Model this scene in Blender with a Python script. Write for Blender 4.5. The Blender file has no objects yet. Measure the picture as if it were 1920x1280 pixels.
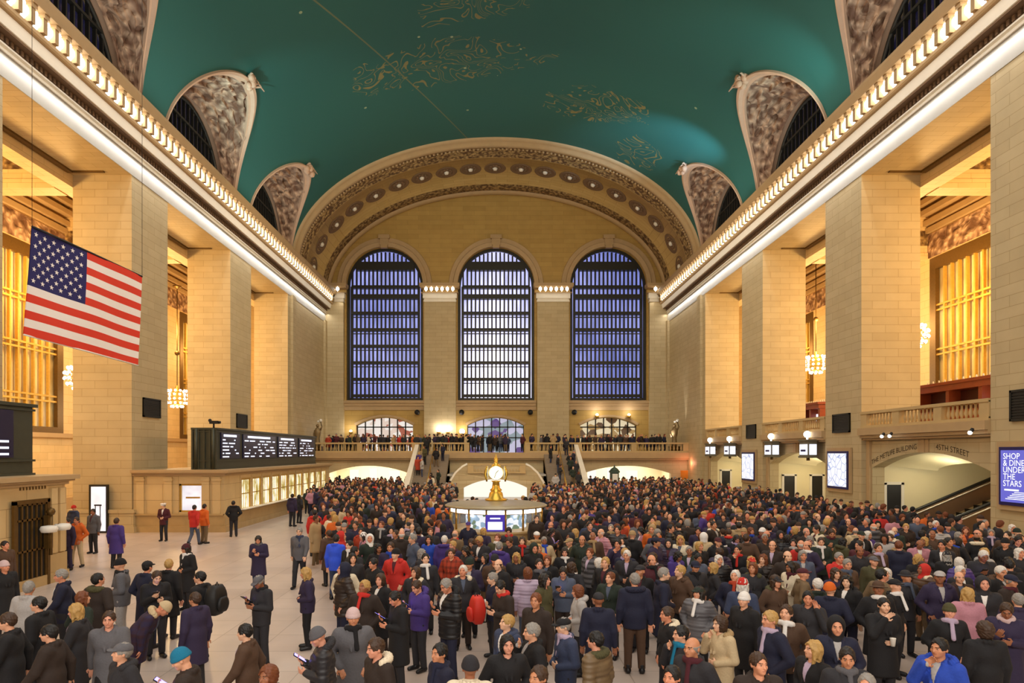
import bpy, bmesh, math, random
import numpy as np
from mathutils import Vector, Matrix
from mathutils.geometry import tessellate_polygon

S = bpy.context.scene
COL = S.collection
R = math.radians
PI = math.pi

# ------------------------------------------------------------------ camera
EYE, HOR, VPX, FOC = 4.0, 848.0, 931.0, 1230.0      # eye height, horizon and vanishing point, focal length in pixels
cam = bpy.data.cameras.new('camera')
cam.sensor_width = 36.0
cam.lens = 36.0 * FOC / 1920.0
cam.shift_x = (960.0 - VPX) / 1920.0
cam.shift_y = (HOR - 640.0) / 1920.0
cam.clip_end = 300
cam_o = bpy.data.objects.new('camera', cam)
cam_o.location = (0, 0, EYE)
cam_o.rotation_euler = (R(90), 0, 0)
COL.objects.link(cam_o)
S.camera = cam_o

# ------------------------------------------------------------------ world, exposure
S.view_settings.view_transform = 'Standard'
S.view_settings.look = 'None'
S.view_settings.exposure = 0.2
S.view_settings.gamma = 1.0
S.view_settings.use_curve_mapping = False
w = bpy.data.worlds.new('world'); S.world = w
w.use_nodes = True
w.node_tree.nodes['Background'].inputs[0].default_value = (1.0, 0.86, 0.68, 1)
w.node_tree.nodes['Background'].inputs[1].default_value = 0.25
S.cycles.max_bounces = 6
S.cycles.diffuse_bounces = 4
S.cycles.glossy_bounces = 2
S.cycles.use_denoising = True
S.cycles.sample_clamp_indirect = 4.0

HW = 18.3           # half width of the hall
DEND = 70.6         # end wall
YV = 58.5           # where the painted vault stops and the stone arch starts
VZ, VB = 21.0, 11.1 # spring height and rise of the vault
PIN = 21.25         # inner face of the piers
XO = 29.7           # outer wall of the side galleries
BAYS = [16.3, 28.6, 40.8, 53.2]
SOF = 17.9          # underside of the entablature

def area_light(name, loc, rot, sx, sy, power, col, spread=180):
    l = bpy.data.lights.new(name, 'AREA'); l.shape = 'RECTANGLE'
    l.size, l.size_y, l.energy, l.color = sx, sy, power, col
    l.spread = R(spread)
    o = bpy.data.objects.new(name, l); o.location = loc; o.rotation_euler = rot
    COL.objects.link(o); return o

def point_light(name, loc, power, col, r=.3):
    l = bpy.data.lights.new(name, 'POINT'); l.energy, l.color, l.shadow_soft_size = power, col, r
    o = bpy.data.objects.new(name, l); o.location = loc; COL.objects.link(o); return o

def spot_light(name, loc, target, power, col, ang, blend=.8, r=.2):
    l = bpy.data.lights.new(name, 'SPOT'); l.energy, l.color, l.shadow_soft_size = power, col, r
    l.spot_size = R(ang); l.spot_blend = blend
    o = bpy.data.objects.new(name, l); o.location = loc
    o.rotation_euler = (Vector(target) - Vector(loc)).to_track_quat('-Z', 'Y').to_euler()
    COL.objects.link(o); return o

WARM, NEUT, COOL = (1.0, .62, .24), (1.0, .86, .66), (.62, .82, 1.0)
# stand-ins for the cornice lamps: they wash the frieze and piers below and the vault above
for s in (-1, 1):
    area_light('architrave_fill_strip', (s*(HW - .26), 31, 18.76), (0, R(s*4), 0), .08, 78, 640, (1, .96, .9))  # added unseen strip below the bulbs, placed to rake frieze and piers
    area_light('cornice_wash_lamp', (s*16.6, 34, 20.0), (0, R(s*-14), 0), .5, 74, 260, (1, .93, .84))
    area_light('cornice_up_lamp', (s*16.9, 26, 21.4), (0, R(180 + s*-28), 0), .5, 60, 950, (.78, .94, 1), 170)
    for cy in BAYS:
        point_light('gallery_lamp', (s*26.2, cy - .5, 14.0), 2200, WARM, .9)
        point_light('gallery_lamp', (s*22.8, cy, 6.8), 170, (1, .82, .55), .7)
    point_light('gallery_lamp', (s*26.2, 65, 14.0), 1500, WARM, .9)
# unseen area lights added to fill the hall; the ceiling spots follow
area_light('hall_fill_light', (0, 22, 27.5), (0, 0, 0), 18, 44, 5200, (1, .92, .84))
area_light('end_wall_fill_light', (0, 40, 20), (R(68), 0, 0), 22, 4, 1500, (1, .84, .58))  # added to brighten the end wall
area_light('front_fill_light', (0, -5, 9.5), (R(80), 0, 0), 26, 3, 2400, (1, .90, .80))  # added behind the camera as frontal fill for the faces
spot_light('ceiling_spot_lamp', (17.0, 44, 21.6), (13.4, 51.5, 28.2), 12000, (.45, .68, 1), 38, 1)
spot_light('ceiling_spot_lamp', (-17.0, 36, 21.6), (-14.4, 44.5, 27.4), 2300, (.55, .92, 1), 62, 1)
spot_light('ceiling_spot_lamp', (17.0, 32, 21.6), (14.6, 40, 27.4), 2000, (.55, .92, 1), 62, 1)

# ------------------------------------------------------------------ mesh builder
class MB:
    def __init__(s): s.v, s.f, s.m, s.sm, s.uv = [], [], [], [], None
    def add(s, vs, fs, mi=0, smooth=False):
        o = len(s.v); s.v += [tuple(p) for p in vs]
        for f in fs: s.f.append(tuple(i + o for i in f)); s.m.append(mi); s.sm.append(smooth)
        return s
    def box(s, x0, x1, y0, y1, z0, z1, mi=0):
        if x0 > x1: x0, x1 = x1, x0
        if y0 > y1: y0, y1 = y1, y0
        if z0 > z1: z0, z1 = z1, z0
        v = [(x0,y0,z0),(x1,y0,z0),(x1,y1,z0),(x0,y1,z0),(x0,y0,z1),(x1,y0,z1),(x1,y1,z1),(x0,y1,z1)]
        return s.add(v, [(0,3,2,1),(4,5,6,7),(0,1,5,4),(1,2,6,5),(2,3,7,6),(3,0,4,7)], mi)
    def tube(s, pts, r, n=8, mi=0, cap=True, smooth=True):
        pts = [Vector(p) for p in pts]; rr = r if isinstance(r, (list, tuple)) else [r]*len(pts)
        up = Vector((0, 0, 1)); rings = []
        for i, p in enumerate(pts):
            d = (pts[min(i+1, len(pts)-1)] - pts[max(i-1, 0)]).normalized()
            a = d.cross(up)
            if a.length < 1e-3: a = d.cross(Vector((0, 1, 0)))
            a.normalize(); b = a.cross(d)
            rings.append([p + (a*math.cos(t) + b*math.sin(t))*rr[i] for t in [2*PI*k/n for k in range(n)]])
        return s.loft(rings, mi, smooth, True, cap)
    def loft(s, rings, mi=0, smooth=False, closed=False, cap=False):
        n = len(rings[0]); vs = [p for r in rings for p in r]; fs = []
        m = n if closed else n - 1
        for i in range(len(rings)-1):
            for k in range(m):
                a, b = i*n + k, i*n + (k+1) % n
                fs.append((a, b, b+n, a+n))
        if cap: fs += [tuple(range(n))[::-1], tuple(range((len(rings)-1)*n, len(rings)*n))]
        return s.add(vs, fs, mi, smooth)
    def lathe(s, prof, c=(0, 0, 0), n=16, mi=0, smooth=True):
        rings = [[(c[0] + r*math.cos(2*PI*k/n), c[1] + r*math.sin(2*PI*k/n), c[2] + z) for k in range(n)] for r, z in prof]
        return s.loft(rings, mi, smooth, True, True)
    def sphere(s, c, r, n=10, mi=0, sc=(1, 1, 1)):
        k = max(4, n//2)
        rings = [[(c[0] + sc[0]*r*math.sin(PI*i/k)*math.cos(2*PI*j/n), c[1] + sc[1]*r*math.sin(PI*i/k)*math.sin(2*PI*j/n),
                   c[2] - sc[2]*r*math.cos(PI*i/k)) for j in range(n)] for i in range(1, k)]
        o = len(s.v); s.loft(rings, mi, True, True)
        top, bot = len(s.v), len(s.v) + 1
        s.v += [(c[0], c[1], c[2] + sc[2]*r), (c[0], c[1], c[2] - sc[2]*r)]
        L = o + (k-2)*n
        for j in range(n):
            s.f.append((L + j, L + (j+1) % n, top)); s.m.append(mi); s.sm.append(True)
            s.f.append((o + (j+1) % n, o + j, bot)); s.m.append(mi); s.sm.append(True)
        return s
    def plate(s, outer, holes, to3, d, mi=0):
        """a flat slab with holes: 2D loops, to3(u, v, w) maps to the place, w from 0 to d"""
        loops = [[Vector((p[0], p[1], 0)) for p in l] for l in [outer] + list(holes)]
        tri = tessellate_polygon(loops)
        flat = [p for l in loops for p in l]; n = len(flat)
        vs = [to3(p.x, p.y, 0) for p in flat] + [to3(p.x, p.y, d) for p in flat]
        fs = [tuple(t) for t in tri] + [tuple(i + n for i in t[::-1]) for t in tri]
        s.add(vs, fs, mi)
        o = 0
        for l in loops:
            k = len(l); vv = [to3(p.x, p.y, 0) for p in l] + [to3(p.x, p.y, d) for p in l]
            s.add(vv, [(i, (i+1) % k, (i+1) % k + k, i + k) for i in range(k)], mi)
            o += k
        return s
    def mesh(s, name, mats):
        me = bpy.data.meshes.new(name)
        me.from_pydata(s.v, [], s.f)
        for m in (mats if isinstance(mats, (list, tuple)) else [mats]): me.materials.append(m)
        me.polygons.foreach_set('material_index', s.m)
        me.polygons.foreach_set('use_smooth', s.sm)
        me.update()
        bm = bmesh.new(); bm.from_mesh(me)
        bmesh.ops.recalc_face_normals(bm, faces=bm.faces); bm.to_mesh(me); bm.free()
        return me
    def build(s, name, mats, parent=None, loc=None):
        o = bpy.data.objects.new(name, s.mesh(name, mats)); COL.objects.link(o)
        if parent is not None: o.parent = parent
        if loc is not None: o.location = loc
        return o

def tag(o, label=None, cat=None, group=None, kind=None):
    if label: o['label'] = label
    if cat: o['category'] = cat
    if group: o['group'] = group
    if kind: o['kind'] = kind
    return o
def struct(o, label=None, cat=None):
    return tag(o, label, cat, None, 'structure')
def empty(name, loc=(0, 0, 0), rz=0, **k):
    o = bpy.data.objects.new(name, None); o.location = loc; o.rotation_euler = (0, 0, rz); o.empty_display_size = .2
    COL.objects.link(o); return tag(o, **k)
def copy_tree(o, parent=None):
    c = o.copy(); COL.objects.link(c)
    if parent is not None: c.parent = parent
    for ch in o.children: copy_tree(ch, c)
    return c
def at(px, py, Y):
    return Vector(((px - VPX)*Y/FOC, Y, EYE + (HOR - py)*Y/FOC))

# ------------------------------------------------------------------ materials
def lin(h):
    h = h.lstrip('#'); c = [int(h[i:i+2], 16)/255 for i in (0, 2, 4)]
    return tuple(x/12.92 if x <= .04045 else ((x + .055)/1.055)**2.4 for x in c) + (1,)
class NT:
    def __init__(s, name):
        s.mat = bpy.data.materials.new(name); s.mat.use_nodes = True
        s.t = s.mat.node_tree; s.b = s.t.nodes['Principled BSDF']
    def n(s, typ, **k):
        nd = s.t.nodes.new('ShaderNode' + typ)
        for a, v in k.items():
            if a.startswith('i_'):
                key = a[2:]; key = int(key) if key.isdigit() else key.replace('_', ' ')
                if hasattr(v, 'links') or isinstance(v, bpy.types.NodeSocket): s.t.links.new(v, nd.inputs[key])
                else: nd.inputs[key].default_value = v
            else: setattr(nd, a, v)
        return nd
    def link(s, a, b): s.t.links.new(a, b)
    def math(s, op, a, b=0.0, c=None):
        nd = s.t.nodes.new('ShaderNodeMath'); nd.operation = op
        for i, v in enumerate((a, b, c)):
            if v is None: continue
            if isinstance(v, bpy.types.NodeSocket): s.t.links.new(v, nd.inputs[i])
            else: nd.inputs[i].default_value = v
        return nd.outputs[0]
    def mix(s, f, a, b):
        nd = s.t.nodes.new('ShaderNodeMix'); nd.data_type = 'RGBA'
        for k, v in ((0, f), (6, a), (7, b)):
            if isinstance(v, bpy.types.NodeSocket): s.t.links.new(v, nd.inputs[k])
            else: nd.inputs[k].default_value = v
        return nd.outputs[2]
    def base(s, v):
        if isinstance(v, bpy.types.NodeSocket): s.t.links.new(v, s.b.inputs['Base Color'])
        else: s.b.inputs['Base Color'].default_value = v
        return s
    def bump(s, h, strength=.4, dist=.02):
        nd = s.n('Bump', i_Strength=strength, i_Distance=dist, i_Height=h); s.link(nd.outputs[0], s.b.inputs['Normal']); return s
    def rough(s, r, metal=0.0):
        s.b.inputs['Roughness'].default_value = r; s.b.inputs['Metallic'].default_value = metal; return s

def plain(name, hexc, rough=.6, metal=0.0, var=.12, scale=3.0):
    m = NT(name); c = lin(hexc)
    g = m.n('NewGeometry'); no = m.n('TexNoise', i_Vector=g.outputs['Position'], i_Scale=scale, i_Detail=3.0)
    d = tuple(x*(1-var) for x in c[:3]) + (1,); e = tuple(min(1, x*(1+var)) for x in c[:3]) + (1,)
    m.base(m.mix(no.outputs[0], d, e)).rough(rough, metal); return m.mat
def glow(name, hexc, strength, sample=False):
    m = NT(name); m.base((.02, .02, .02, 1)).rough(.5)
    m.b.inputs['Emission Color'].default_value = lin(hexc); m.b.inputs['Emission Strength'].default_value = strength
    if not sample: m.mat.cycles.emission_sampling = 'NONE'
    return m.mat

def ashlar(name, c1, c2, mort, bw=1.5, rh=.42, ms=.012, rough=.62):
    """coursed stone blocks: the pattern follows the face it is on"""
    m = NT(name); g = m.n('NewGeometry')
    sp = m.n('SeparateXYZ', i_0=g.outputs['Position']); sn = m.n('SeparateXYZ', i_0=g.outputs['True Normal'])
    fx = m.math('GREATER_THAN', m.math('ABSOLUTE', sn.outputs[0]), .5)
    fz = m.math('GREATER_THAN', m.math('ABSOLUTE', sn.outputs[2]), .7)
    u = m.math('ADD', m.math('MULTIPLY', sp.outputs[1], fx), m.math('MULTIPLY', sp.outputs[0], m.math('SUBTRACT', 1.0, fx)))
    v = m.math('ADD', m.math('MULTIPLY', sp.outputs[1], fz), m.math('MULTIPLY', sp.outputs[2], m.math('SUBTRACT', 1.0, fz)))
    cb = m.n('CombineXYZ', i_0=u, i_1=v)
    br = m.n('TexBrick', i_Vector=cb.outputs[0], i_Color1=lin(c1), i_Color2=lin(c2), i_Mortar=lin(mort), i_Scale=1.0)
    br.inputs['Mortar Size'].default_value = ms; br.inputs['Brick Width'].default_value = bw; br.inputs['Row Height'].default_value = rh
    br.inputs['Bias'].default_value = -.2
    no = m.n('TexNoise', i_Vector=g.outputs['Position'], i_Scale=1.3, i_Detail=4.0)
    k = m.n('MapRange', i_0=no.outputs[0], i_3=.86, i_4=1.1)
    mul = m.n('Mix', data_type='RGBA', blend_type='MULTIPLY'); mul.inputs[0].default_value = 1
    m.link(br.outputs[0], mul.inputs[6]); m.link(k.outputs[0], mul.inputs[7])
    m.base(mul.outputs[2]).rough(rough)
    m.bump(m.math('SUBTRACT', 1.0, br.outputs[1]), .2, .015)
    return m.mat

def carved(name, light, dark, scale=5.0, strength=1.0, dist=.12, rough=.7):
    """carved stone: scrolled relief, with darker hollows"""
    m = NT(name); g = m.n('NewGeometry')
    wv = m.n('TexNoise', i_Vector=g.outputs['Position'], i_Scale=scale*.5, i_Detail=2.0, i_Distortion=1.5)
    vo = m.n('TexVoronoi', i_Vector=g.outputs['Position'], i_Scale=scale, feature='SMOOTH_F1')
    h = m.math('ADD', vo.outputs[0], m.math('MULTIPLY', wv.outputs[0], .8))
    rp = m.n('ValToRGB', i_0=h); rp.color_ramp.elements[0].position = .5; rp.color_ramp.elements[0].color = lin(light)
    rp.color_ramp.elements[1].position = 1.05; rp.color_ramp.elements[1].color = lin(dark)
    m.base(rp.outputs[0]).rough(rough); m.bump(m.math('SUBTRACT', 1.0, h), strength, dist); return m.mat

M = {}
M['stone'] = ashlar('caen_stone', '#bfac84', '#b6a27a', '#9c875c', 1.3, .4, .009)
M['stone_in'] = ashlar('gallery_stone', '#dcc08c', '#d4b681', '#b4965f', 1.4, .5, .009)
M['marble'] = plain('pale_marble', '#a5a198', .45, 0, .08, 1.2)
M['mould'] = plain('cornice_stone', '#b3966c', .6, 0, .1, 2.0)
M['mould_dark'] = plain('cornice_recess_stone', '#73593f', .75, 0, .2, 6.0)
M['white_stone'] = plain('white_cornice_stone', '#e9e2d2', .5, 0, .06, 2.0)
M['arch_stone'] = ashlar('arch_stone', '#bd9e62', '#b39456', '#8a6d38', 2.2, .6)
M['tymp'] = ashlar('tympanum_stone', '#b8964f', '#ad8b46', '#8a6d35', 2.4, .5, .008)
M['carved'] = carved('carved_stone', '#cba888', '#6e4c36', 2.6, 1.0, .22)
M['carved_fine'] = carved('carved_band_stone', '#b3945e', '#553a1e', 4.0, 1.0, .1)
M['lun'] = plain('lunette_stone', '#c6a081', .65, 0, .14, 1.5)
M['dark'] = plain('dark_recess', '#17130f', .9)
M['iron'] = plain('dark_window_iron', '#28261f', .5, .3, .2)
M['bronze'] = plain('bronze', '#6a5026', .4, .6, .25, 8)
M['brass'] = plain('brass', '#b98f3c', .35, .7, .15, 6)
M['gilt'] = plain('gilt_grille', '#c9a24a', .4, .5, .2, 6)
M['cream'] = plain('cream_plaster', '#e8dcb4', .7, 0, .05, 1)
M['bulb'] = glow('lit_lamp_glass', '#fff6e6', 6.0)
M['black'] = plain('black_metal', '#1d1c1e', .5, .2)
M['white'] = plain('white_paint', '#e8e4da', .5)

# floor: Tennessee marble slabs
m = NT('marble_floor'); g = m.n('NewGeometry')
br = m.n('TexBrick', i_Vector=g.outputs['Position'], i_Color1=lin('#cdbcb0'), i_Color2=lin('#c3b1a5'), i_Mortar=lin('#a89688'), i_Scale=1.0)
br.offset = 0; br.inputs['Mortar Size'].default_value = .012; br.inputs['Brick Width'].default_value = 1.2; br.inputs['Row Height'].default_value = 1.2
no = m.n('TexNoise', i_Vector=g.outputs['Position'], i_Scale=.9, i_Detail=6.0)
k = m.n('MapRange', i_0=no.outputs[0], i_3=.8, i_4=1.15)
mul = m.n('Mix', data_type='RGBA', blend_type='MULTIPLY'); mul.inputs[0].default_value = 1
m.link(br.outputs[0], mul.inputs[6]); m.link(k.outputs[0], mul.inputs[7]); m.base(mul.outputs[2]).rough(.32); M['floor'] = m.mat

# vault: sea-green paint with gold line figures, stars and the long gold line
m = NT('painted_vault'); g = m.n('NewGeometry'); pos = g.outputs['Position']; sp = m.n('SeparateXYZ', i_0=pos)
X_, Y_ = sp.outputs[0], sp.outputs[1]
no = m.n('TexNoise', i_Vector=pos, i_Scale=.12, i_Detail=4.0)
col = m.mix(no.outputs[0], lin('#1c5750'), lin('#225d51'))
flat = m.n('CombineXYZ', i_0=X_, i_1=Y_)
def ell(cx, cy, rx, ry, rot=0):
    dx, dy = m.math('SUBTRACT', X_, cx), m.math('SUBTRACT', Y_, cy)
    c, s_ = math.cos(rot), math.sin(rot)
    a = m.math('ADD', m.math('MULTIPLY', dx, c/rx), m.math('MULTIPLY', dy, s_/rx))
    b = m.math('ADD', m.math('MULTIPLY', dx, -s_/ry), m.math('MULTIPLY', dy, c/ry))
    d = m.math('ADD', m.math('MULTIPLY', a, a), m.math('MULTIPLY', b, b))
    return m.math('SUBTRACT', 1.0, d)
fig = None
for e in ((-5.2, 47.2, 6.2, 2.6, .08), (-1.5, 45.4, 4.5, 1.3, .2), (7.6, 51.2, 4.6, 2.6, -.35), (-1.6, 41.2, 4.2, 1.6, -.2), (12.0, 55.5, 2.0, 2.8, .2), (2.6, 47.0, 2.2, .5, -.6)):
    q = ell(*e); fig = q if fig is None else m.math('MAXIMUM', fig, q)
n1 = m.n('TexNoise', i_Vector=flat.outputs[0], i_Scale=.42, i_Detail=1.6, i_Distortion=1.1)
fr = m.math('FRACT', m.math('MULTIPLY', n1.outputs[0], 11.0))
ln = m.math('LESS_THAN', m.math('ABSOLUTE', m.math('SUBTRACT', fr, .5)), .085)
n2 = m.n('TexNoise', i_Vector=flat.outputs[0], i_Scale=.8, i_Detail=2.0)
keep = m.math('GREATER_THAN', m.math('ADD', m.math('MULTIPLY', fig, .5), n2.outputs[0]), .62)
inside = m.math('GREATER_THAN', fig, 0.0)
gold = m.math('MULTIPLY', m.math('MULTIPLY', ln, keep), inside)
# the long line
p0, p1 = (-10.5, 37.9), (-2.6, 58.5); dv = Vector((p1[0]-p0[0], p1[1]-p0[1])).normalized()
dist = m.math('ABSOLUTE', m.math('SUBTRACT', m.math('MULTIPLY', m.math('SUBTRACT', X_, p0[0]), dv.y), m.math('MULTIPLY', m.math('SUBTRACT', Y_, p0[1]), dv.x)))
line = m.math('MULTIPLY', m.math('LESS_THAN', dist, .05), .3)
vo = m.n('TexVoronoi', i_Vector=pos, i_Scale=.32)
star = m.math('MULTIPLY', m.math('LESS_THAN', vo.outputs[0], .035), .5)
amt = m.math('MAXIMUM', m.math('MULTIPLY', gold, .5), line)
col = m.mix(amt, col, lin('#a8893a')); col = m.mix(star, col, lin('#c9cf9c'))
m.base(col).rough(.55); M['vault'] = m.mat

# ------------------------------------------------------------------ floor
b = MB(); b.box(-32, 32, -8, 76, -.3, 0); struct(b.build('floor', M['floor']), 'pale pinkish marble floor of the concourse', 'floor')

# ------------------------------------------------------------------ vault
def lun_z(Y):
    for c in BAYS + [4.0]:
        d = abs(Y - c)/4.9
        if d < 1: return VZ + 6.1*math.sqrt(1 - d*d)**.9
    return VZ
def vault_x(z): return HW*math.sqrt(max(0, 1 - ((z - VZ)/VB)**2))
ys = []; y = -8.0
while y < YV: ys.append(y); y += .16
ys.append(YV)
for c in BAYS + [4.0]: ys += [c - 4.9, c + 4.9, c - 4.88, c + 4.88, c - 4.8, c + 4.8]
ys = sorted(ys); NA = 64; rings = []
for y in ys:
    t0 = math.asin(min(1, (lun_z(y) - VZ)/VB))
    rings.append([(HW*math.cos(t0 + (PI - 2*t0)*k/NA), y, VZ + VB*math.sin(t0 + (PI - 2*t0)*k/NA)) for k in range(NA+1)])
b = MB(); b.loft(rings, 0, True); vault = b.build('ceiling', M['vault'])
nr = [Vector((-v.co.x/HW**2, 0, -(v.co.z - VZ)/VB**2)).normalized() for v in vault.data.vertices]
if (vault.data.polygons[len(vault.data.polygons)//2].normal.z) > 0: vault.data.flip_normals()
vault.data.normals_split_custom_set_from_vertices(nr)
struct(vault, 'sea-green painted barrel vault with gold line figures', 'ceiling')

# ------------------------------------------------------------------ lunettes
def lunette(s, c, n):
    side = 'left' if s < 0 else 'right'
    outer, inner = [], []
    NT_ = 48
    for k in range(NT_ + 1):
        t = PI*k/NT_
        Y = c - 4.9*math.cos(t); z = lun_z(Y) if 0 < k < NT_ else VZ
        outer.append(Vector((s*vault_x(z), Y, z)))
        inner.append(Vector((s*18.75, c - 4.35*math.cos(t), VZ + .3 + 4.45*math.sin(t))))
    b = MB(); rings = []
    rnd = random.Random(n*7 + (s > 0))
    NR = 14
    for k in range(NT_ + 1):
        row = []
        for j in range(NR + 1):
            f = j/NR; p = inner[k].lerp(outer[k], f)
            bow = math.sin(PI*f)*.35*math.sin(PI*k/NT_)
            p = p + Vector((s*bow*.6, 0, bow*.5))
            row.append(p)
        rings.append(row)
    # sculpture: figures and drapery in relief over the upper part of the surface
    for k in range(2, NT_ - 1):
        for j in range(2, NR - 1):
            amp = min(1, math.sin(PI*k/NT_)*1.6)
            a = math.sin(k*.9 + j*1.3 + n)*math.sin(j*1.1 - k*.5 + 2*n) + .6*rnd.uniform(-1, 1)
            rings[k][j] = rings[k][j] + Vector((-s*.20*a*amp, 0, -.17*a*amp))
    b.loft(rings, 0, False)
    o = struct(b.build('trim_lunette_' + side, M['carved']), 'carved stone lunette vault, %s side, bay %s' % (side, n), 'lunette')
    # border band that follows the edge of the vault
    e = MB(); prof = []
    for k in range(NT_ + 1):
        p = outer[k]; q = outer[k].lerp(inner[k], .16)
        d = (p - q).normalized(); nrm = Vector((-s*.55, 0, -.6)).normalized()
        prof.append([p - nrm*.02, p + nrm*.16, p.lerp(q, .35) + nrm*.24, p.lerp(q, .7) + nrm*.12, q + nrm*.14, q - nrm*.05])
    e.loft(prof, 0, False); e.build('border', M['lun'], o)
    a = MB(); prof = []
    for k in range(NT_ + 1):
        p = inner[k]; ctr = Vector((s*18.75, c, VZ + .3)); d = (p - ctr).normalized()
        prof.append([p + d*.02 + Vector((-s*.05, 0, 0)), p + d*.28 + Vector((-s*.02, 0, 0)), p + d*.28 + Vector((s*.4, 0, 0)), p + Vector((s*.5, 0, 0))])
    a.loft(prof, 0, False); a.build('archivolt', M['lun'], o)
    # crest ornament on the tip
    cr = MB(); tip = outer[NT_//2]
    for k in range(9):
        q = rnd.uniform
        cr.sphere(tip + Vector((-s*q(-.15, .35), q(-.55, .55), q(-.45, .15))), q(.16, .3), 8)
    for k in range(5): cr.tube([tip + Vector((0, (k-2)*.25, -.1)), tip + Vector((-s*.35, (k-2)*.38, .05)), tip + Vector((-s*.5, (k-2)*.5, -.12))], [.09, .07, .03], 6)
    cr.build('crest', M['lun'], o)
    # window
    wn = MB(); zz = VZ + .3
    arc = [(c - 4.35*math.cos(PI*k/24), zz + 4.4*math.sin(PI*k/24)) for k in range(25)]
    fr = empty('window_lunette_%s_%d' % (side, n)); struct(fr, 'dark arched clerestory window, %s side, bay %d' % (side, n), 'window')
    wn.add([(s*19.35, y, z) for y, z in arc], [tuple(range(25))]); wn.build('pane', M['lun_glass'], fr)
    g_ = MB()
    for k in range(1, 16):
        y = c - 4.35 + 8.7*k/16; h = 4.4*math.sqrt(max(0, 1 - ((y - c)/4.35)**2))
        if h > .2: g_.box(s*19.1, s*19.28, y - .05, y + .05, zz, zz + h)
    for z in (1.5, 3.0):
        hw = 4.35*math.sqrt(1 - (z/4.4)**2); g_.box(s*19.05, s*19.3, c - hw, c + hw, zz + z - .07, zz + z + .07)
    g_.tube([(s*19.15, y, z) for y, z in arc], .13, 6)
    g_.build('glazing_bars', M['iron'], fr)
m = NT('night_clerestory_glass'); g = m.n('NewGeometry')
no = m.n('TexNoise', i_Vector=m.n('Mapping', i_0=g.outputs['Position'], i_3=(1, 1.8, .12)).outputs[0], i_Scale=1.0, i_Detail=2.0)
m.base(lin('#15131d')).rough(.15); m.link(m.mix(no.outputs[0], lin('#06050a'), lin('#3a3762')), m.b.inputs['Emission Color']); m.b.inputs['Emission Strength'].default_value = .32
m.mat.cycles.emission_sampling = 'NONE'
M['lun_glass'] = m.mat
for s in (-1, 1):
    for i, c in enumerate(BAYS): lunette(s, c, i + 1)

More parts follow.
